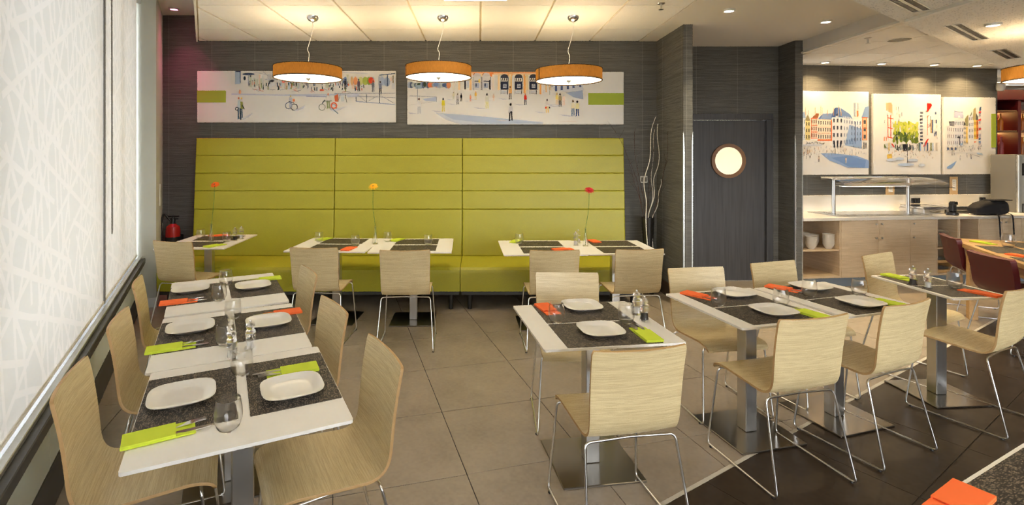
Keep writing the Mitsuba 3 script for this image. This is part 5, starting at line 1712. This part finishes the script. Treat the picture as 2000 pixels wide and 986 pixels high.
x, y = pt(.19, -.30); napkin(x, y, ang_t - 62, 'green', 'lime green napkin pouch at the far end of the oak table')
x, y = pt(.30, -.50); glass(x, y, 'clear glass beside the lime napkin on the oak table', ZT, 1.25)
x, y = pt(.56, -.86); glass(x, y, 'clear glass at the right edge on the oak table', ZT, 1.25)
x, y = pt(.16, -1.06); napkin(x, y, ang_t - 60, 'orange', 'orange napkin pouch at the right edge on the oak table')


def red_chair(x, y, deg, label):
    t = numbered('red_chair')
    tag(t, label, 'chair')
    f = fr(x, y, 0, deg)
    v = np.array(_shell.vertices)
    half = len(v) // 2
    v2 = v.copy()
    c = (v[:half] + v[half:]) / 2
    dlt = (v[:half] - v[half:])
    v2[:half] = c + dlt * 1.9
    v2[half:] = c - dlt * 1.9
    v2[:, 0] *= 1.12
    v2[:, 2] = np.where(v2[:, 2] > .5, .5 + (v2[:, 2] - .5) * .80, v2[:, 2])
    e = np.array(_edge.vertices)
    sh = trimesh.Trimesh(v2, _shell.faces, process=False)
    n = 9
    m = half // n
    rim = [j for j in range(n)] + [i * n + n - 1 for i in range(1, m)] + [(m - 1) * n + j for j in range(n - 2, -1, -1)] + [i * n for i in range(m - 2, 0, -1)]
    V = [q for r in rim for q in (v2[r], v2[r + half])]
    F = []
    for k in range(len(rim)):
        q = (k + 1) % len(rim)
        F += [(2 * k, 2 * k + 1, 2 * q + 1), (2 * k, 2 * q + 1, 2 * q)]
    part(t, 'shell', sh, 'leather_red', f, True)
    part(t, 'welt', trimesh.Trimesh(V, F, process=False), 'leather_red', f, True)
    fm = _frame.copy()
    vv = np.array(fm.vertices)
    vv[:, 2] = np.where(vv[:, 2] > .3, vv[:, 2] - .006, vv[:, 2])
    fm.vertices = vv
    part(t, 'frame', fm, 'chrome', f, True)
    for sx in (-1, 1):
        for yy in (.19, -.245):
            part(t, 'glide', CH['glide'], None, f @ T().translate([sx * .2345, yy, 0]))


red_chair(4.62, 4.34, -100, 'dark red leather chair nearest the camera on the left side of the oak table')
red_chair(5.20, 5.30, -116, 'dark red leather chair behind the leg of the oak table')

# ---------------------------------------------------------------- lit bar shelf seen past the buffet wall
t = numbered('bar_shelf')
tag(t, 'dark red back bar shelving glowing behind the coffee machine', 'shelf')
BX0, BX1, BY = 8.15, 9.45, 8.55
part(t, 'back_panel', box(BX0, BX1, BY + .42, BY + .45, .0, 2.55, .003), 'bar_red')
for xx in (BX0 + .0, BX0 + .42, BX0 + .86):
    part(t, 'upright', box(xx, xx + .05, BY, BY + .419, .0, 2.55, .003), 'bar_red')
part(t, 'cornice', box(BX0 - .02, BX1, BY - .04, BY + .45, 2.551, 2.72, .004), 'bar_red')
for z in (1.22, 1.62, 2.02, 2.36):
    for a, b in ((BX0 + .051, BX0 + .419), (BX0 + .471, BX0 + .859), (BX0 + .911, BX1)):
        part(t, 'shelf_board', box(a, b, BY + .02, BY + .419, z, z + .025, .002), 'porthole_wood')
        if z > 1.5:
            k = part(t, 'light_strip', box(a + .02, b - .02, BY + .36, BY + .38, z - .012, z - .001), 'white_plastic')
            emit(k, 26.0, (1, .60, .20))
_bt = lathe([(0, 0), (.034, 0), (.036, .004), (.036, .17), (.030, .20), (.013, .225), (.012, .28), (.014, .282), (.014, .295), (0, .295)], 18)
BT = {m: mikit.ply(_bt, m, 40) for m in ('bar_amber', 'bar_green', 'bar_cream', 'stripe_red')}
R = random.Random(9)
for zi, z in enumerate((1.22, 1.62, 2.02)):
    for k in range(11):
        x = BX0 + .095 + k * .105
        if any(abs(x - (BX0 + q)) < .075 for q in (.445, .885)):
            continue
        m = R.choice(['bar_amber', 'bar_amber', 'bar_green', 'bar_cream', 'stripe_red'])
        b = numbered('bar_bottle')
        tag(b, '%s bottle on the %s bar shelf behind the coffee machine, %s from the left' % ({'bar_amber': 'amber', 'bar_green': 'green', 'bar_cream': 'cream', 'stripe_red': 'red'}[m], ('lowest', 'middle', 'top')[zi], ORD[k]), 'bottle', 'bottles on the back bar')
        put(b, BT[m], None, fr(x, BY + .18 + R.uniform(-.03, .03), z + .0253)); scene[b]['bsdf'] = {'type': 'ref', 'id': m}
k = struct('trim', box(7.7, 9.45, 8.22, 8.26, 2.76, 2.79), 'white_plastic')
emit(k, 5.0, (1, .70, .34))
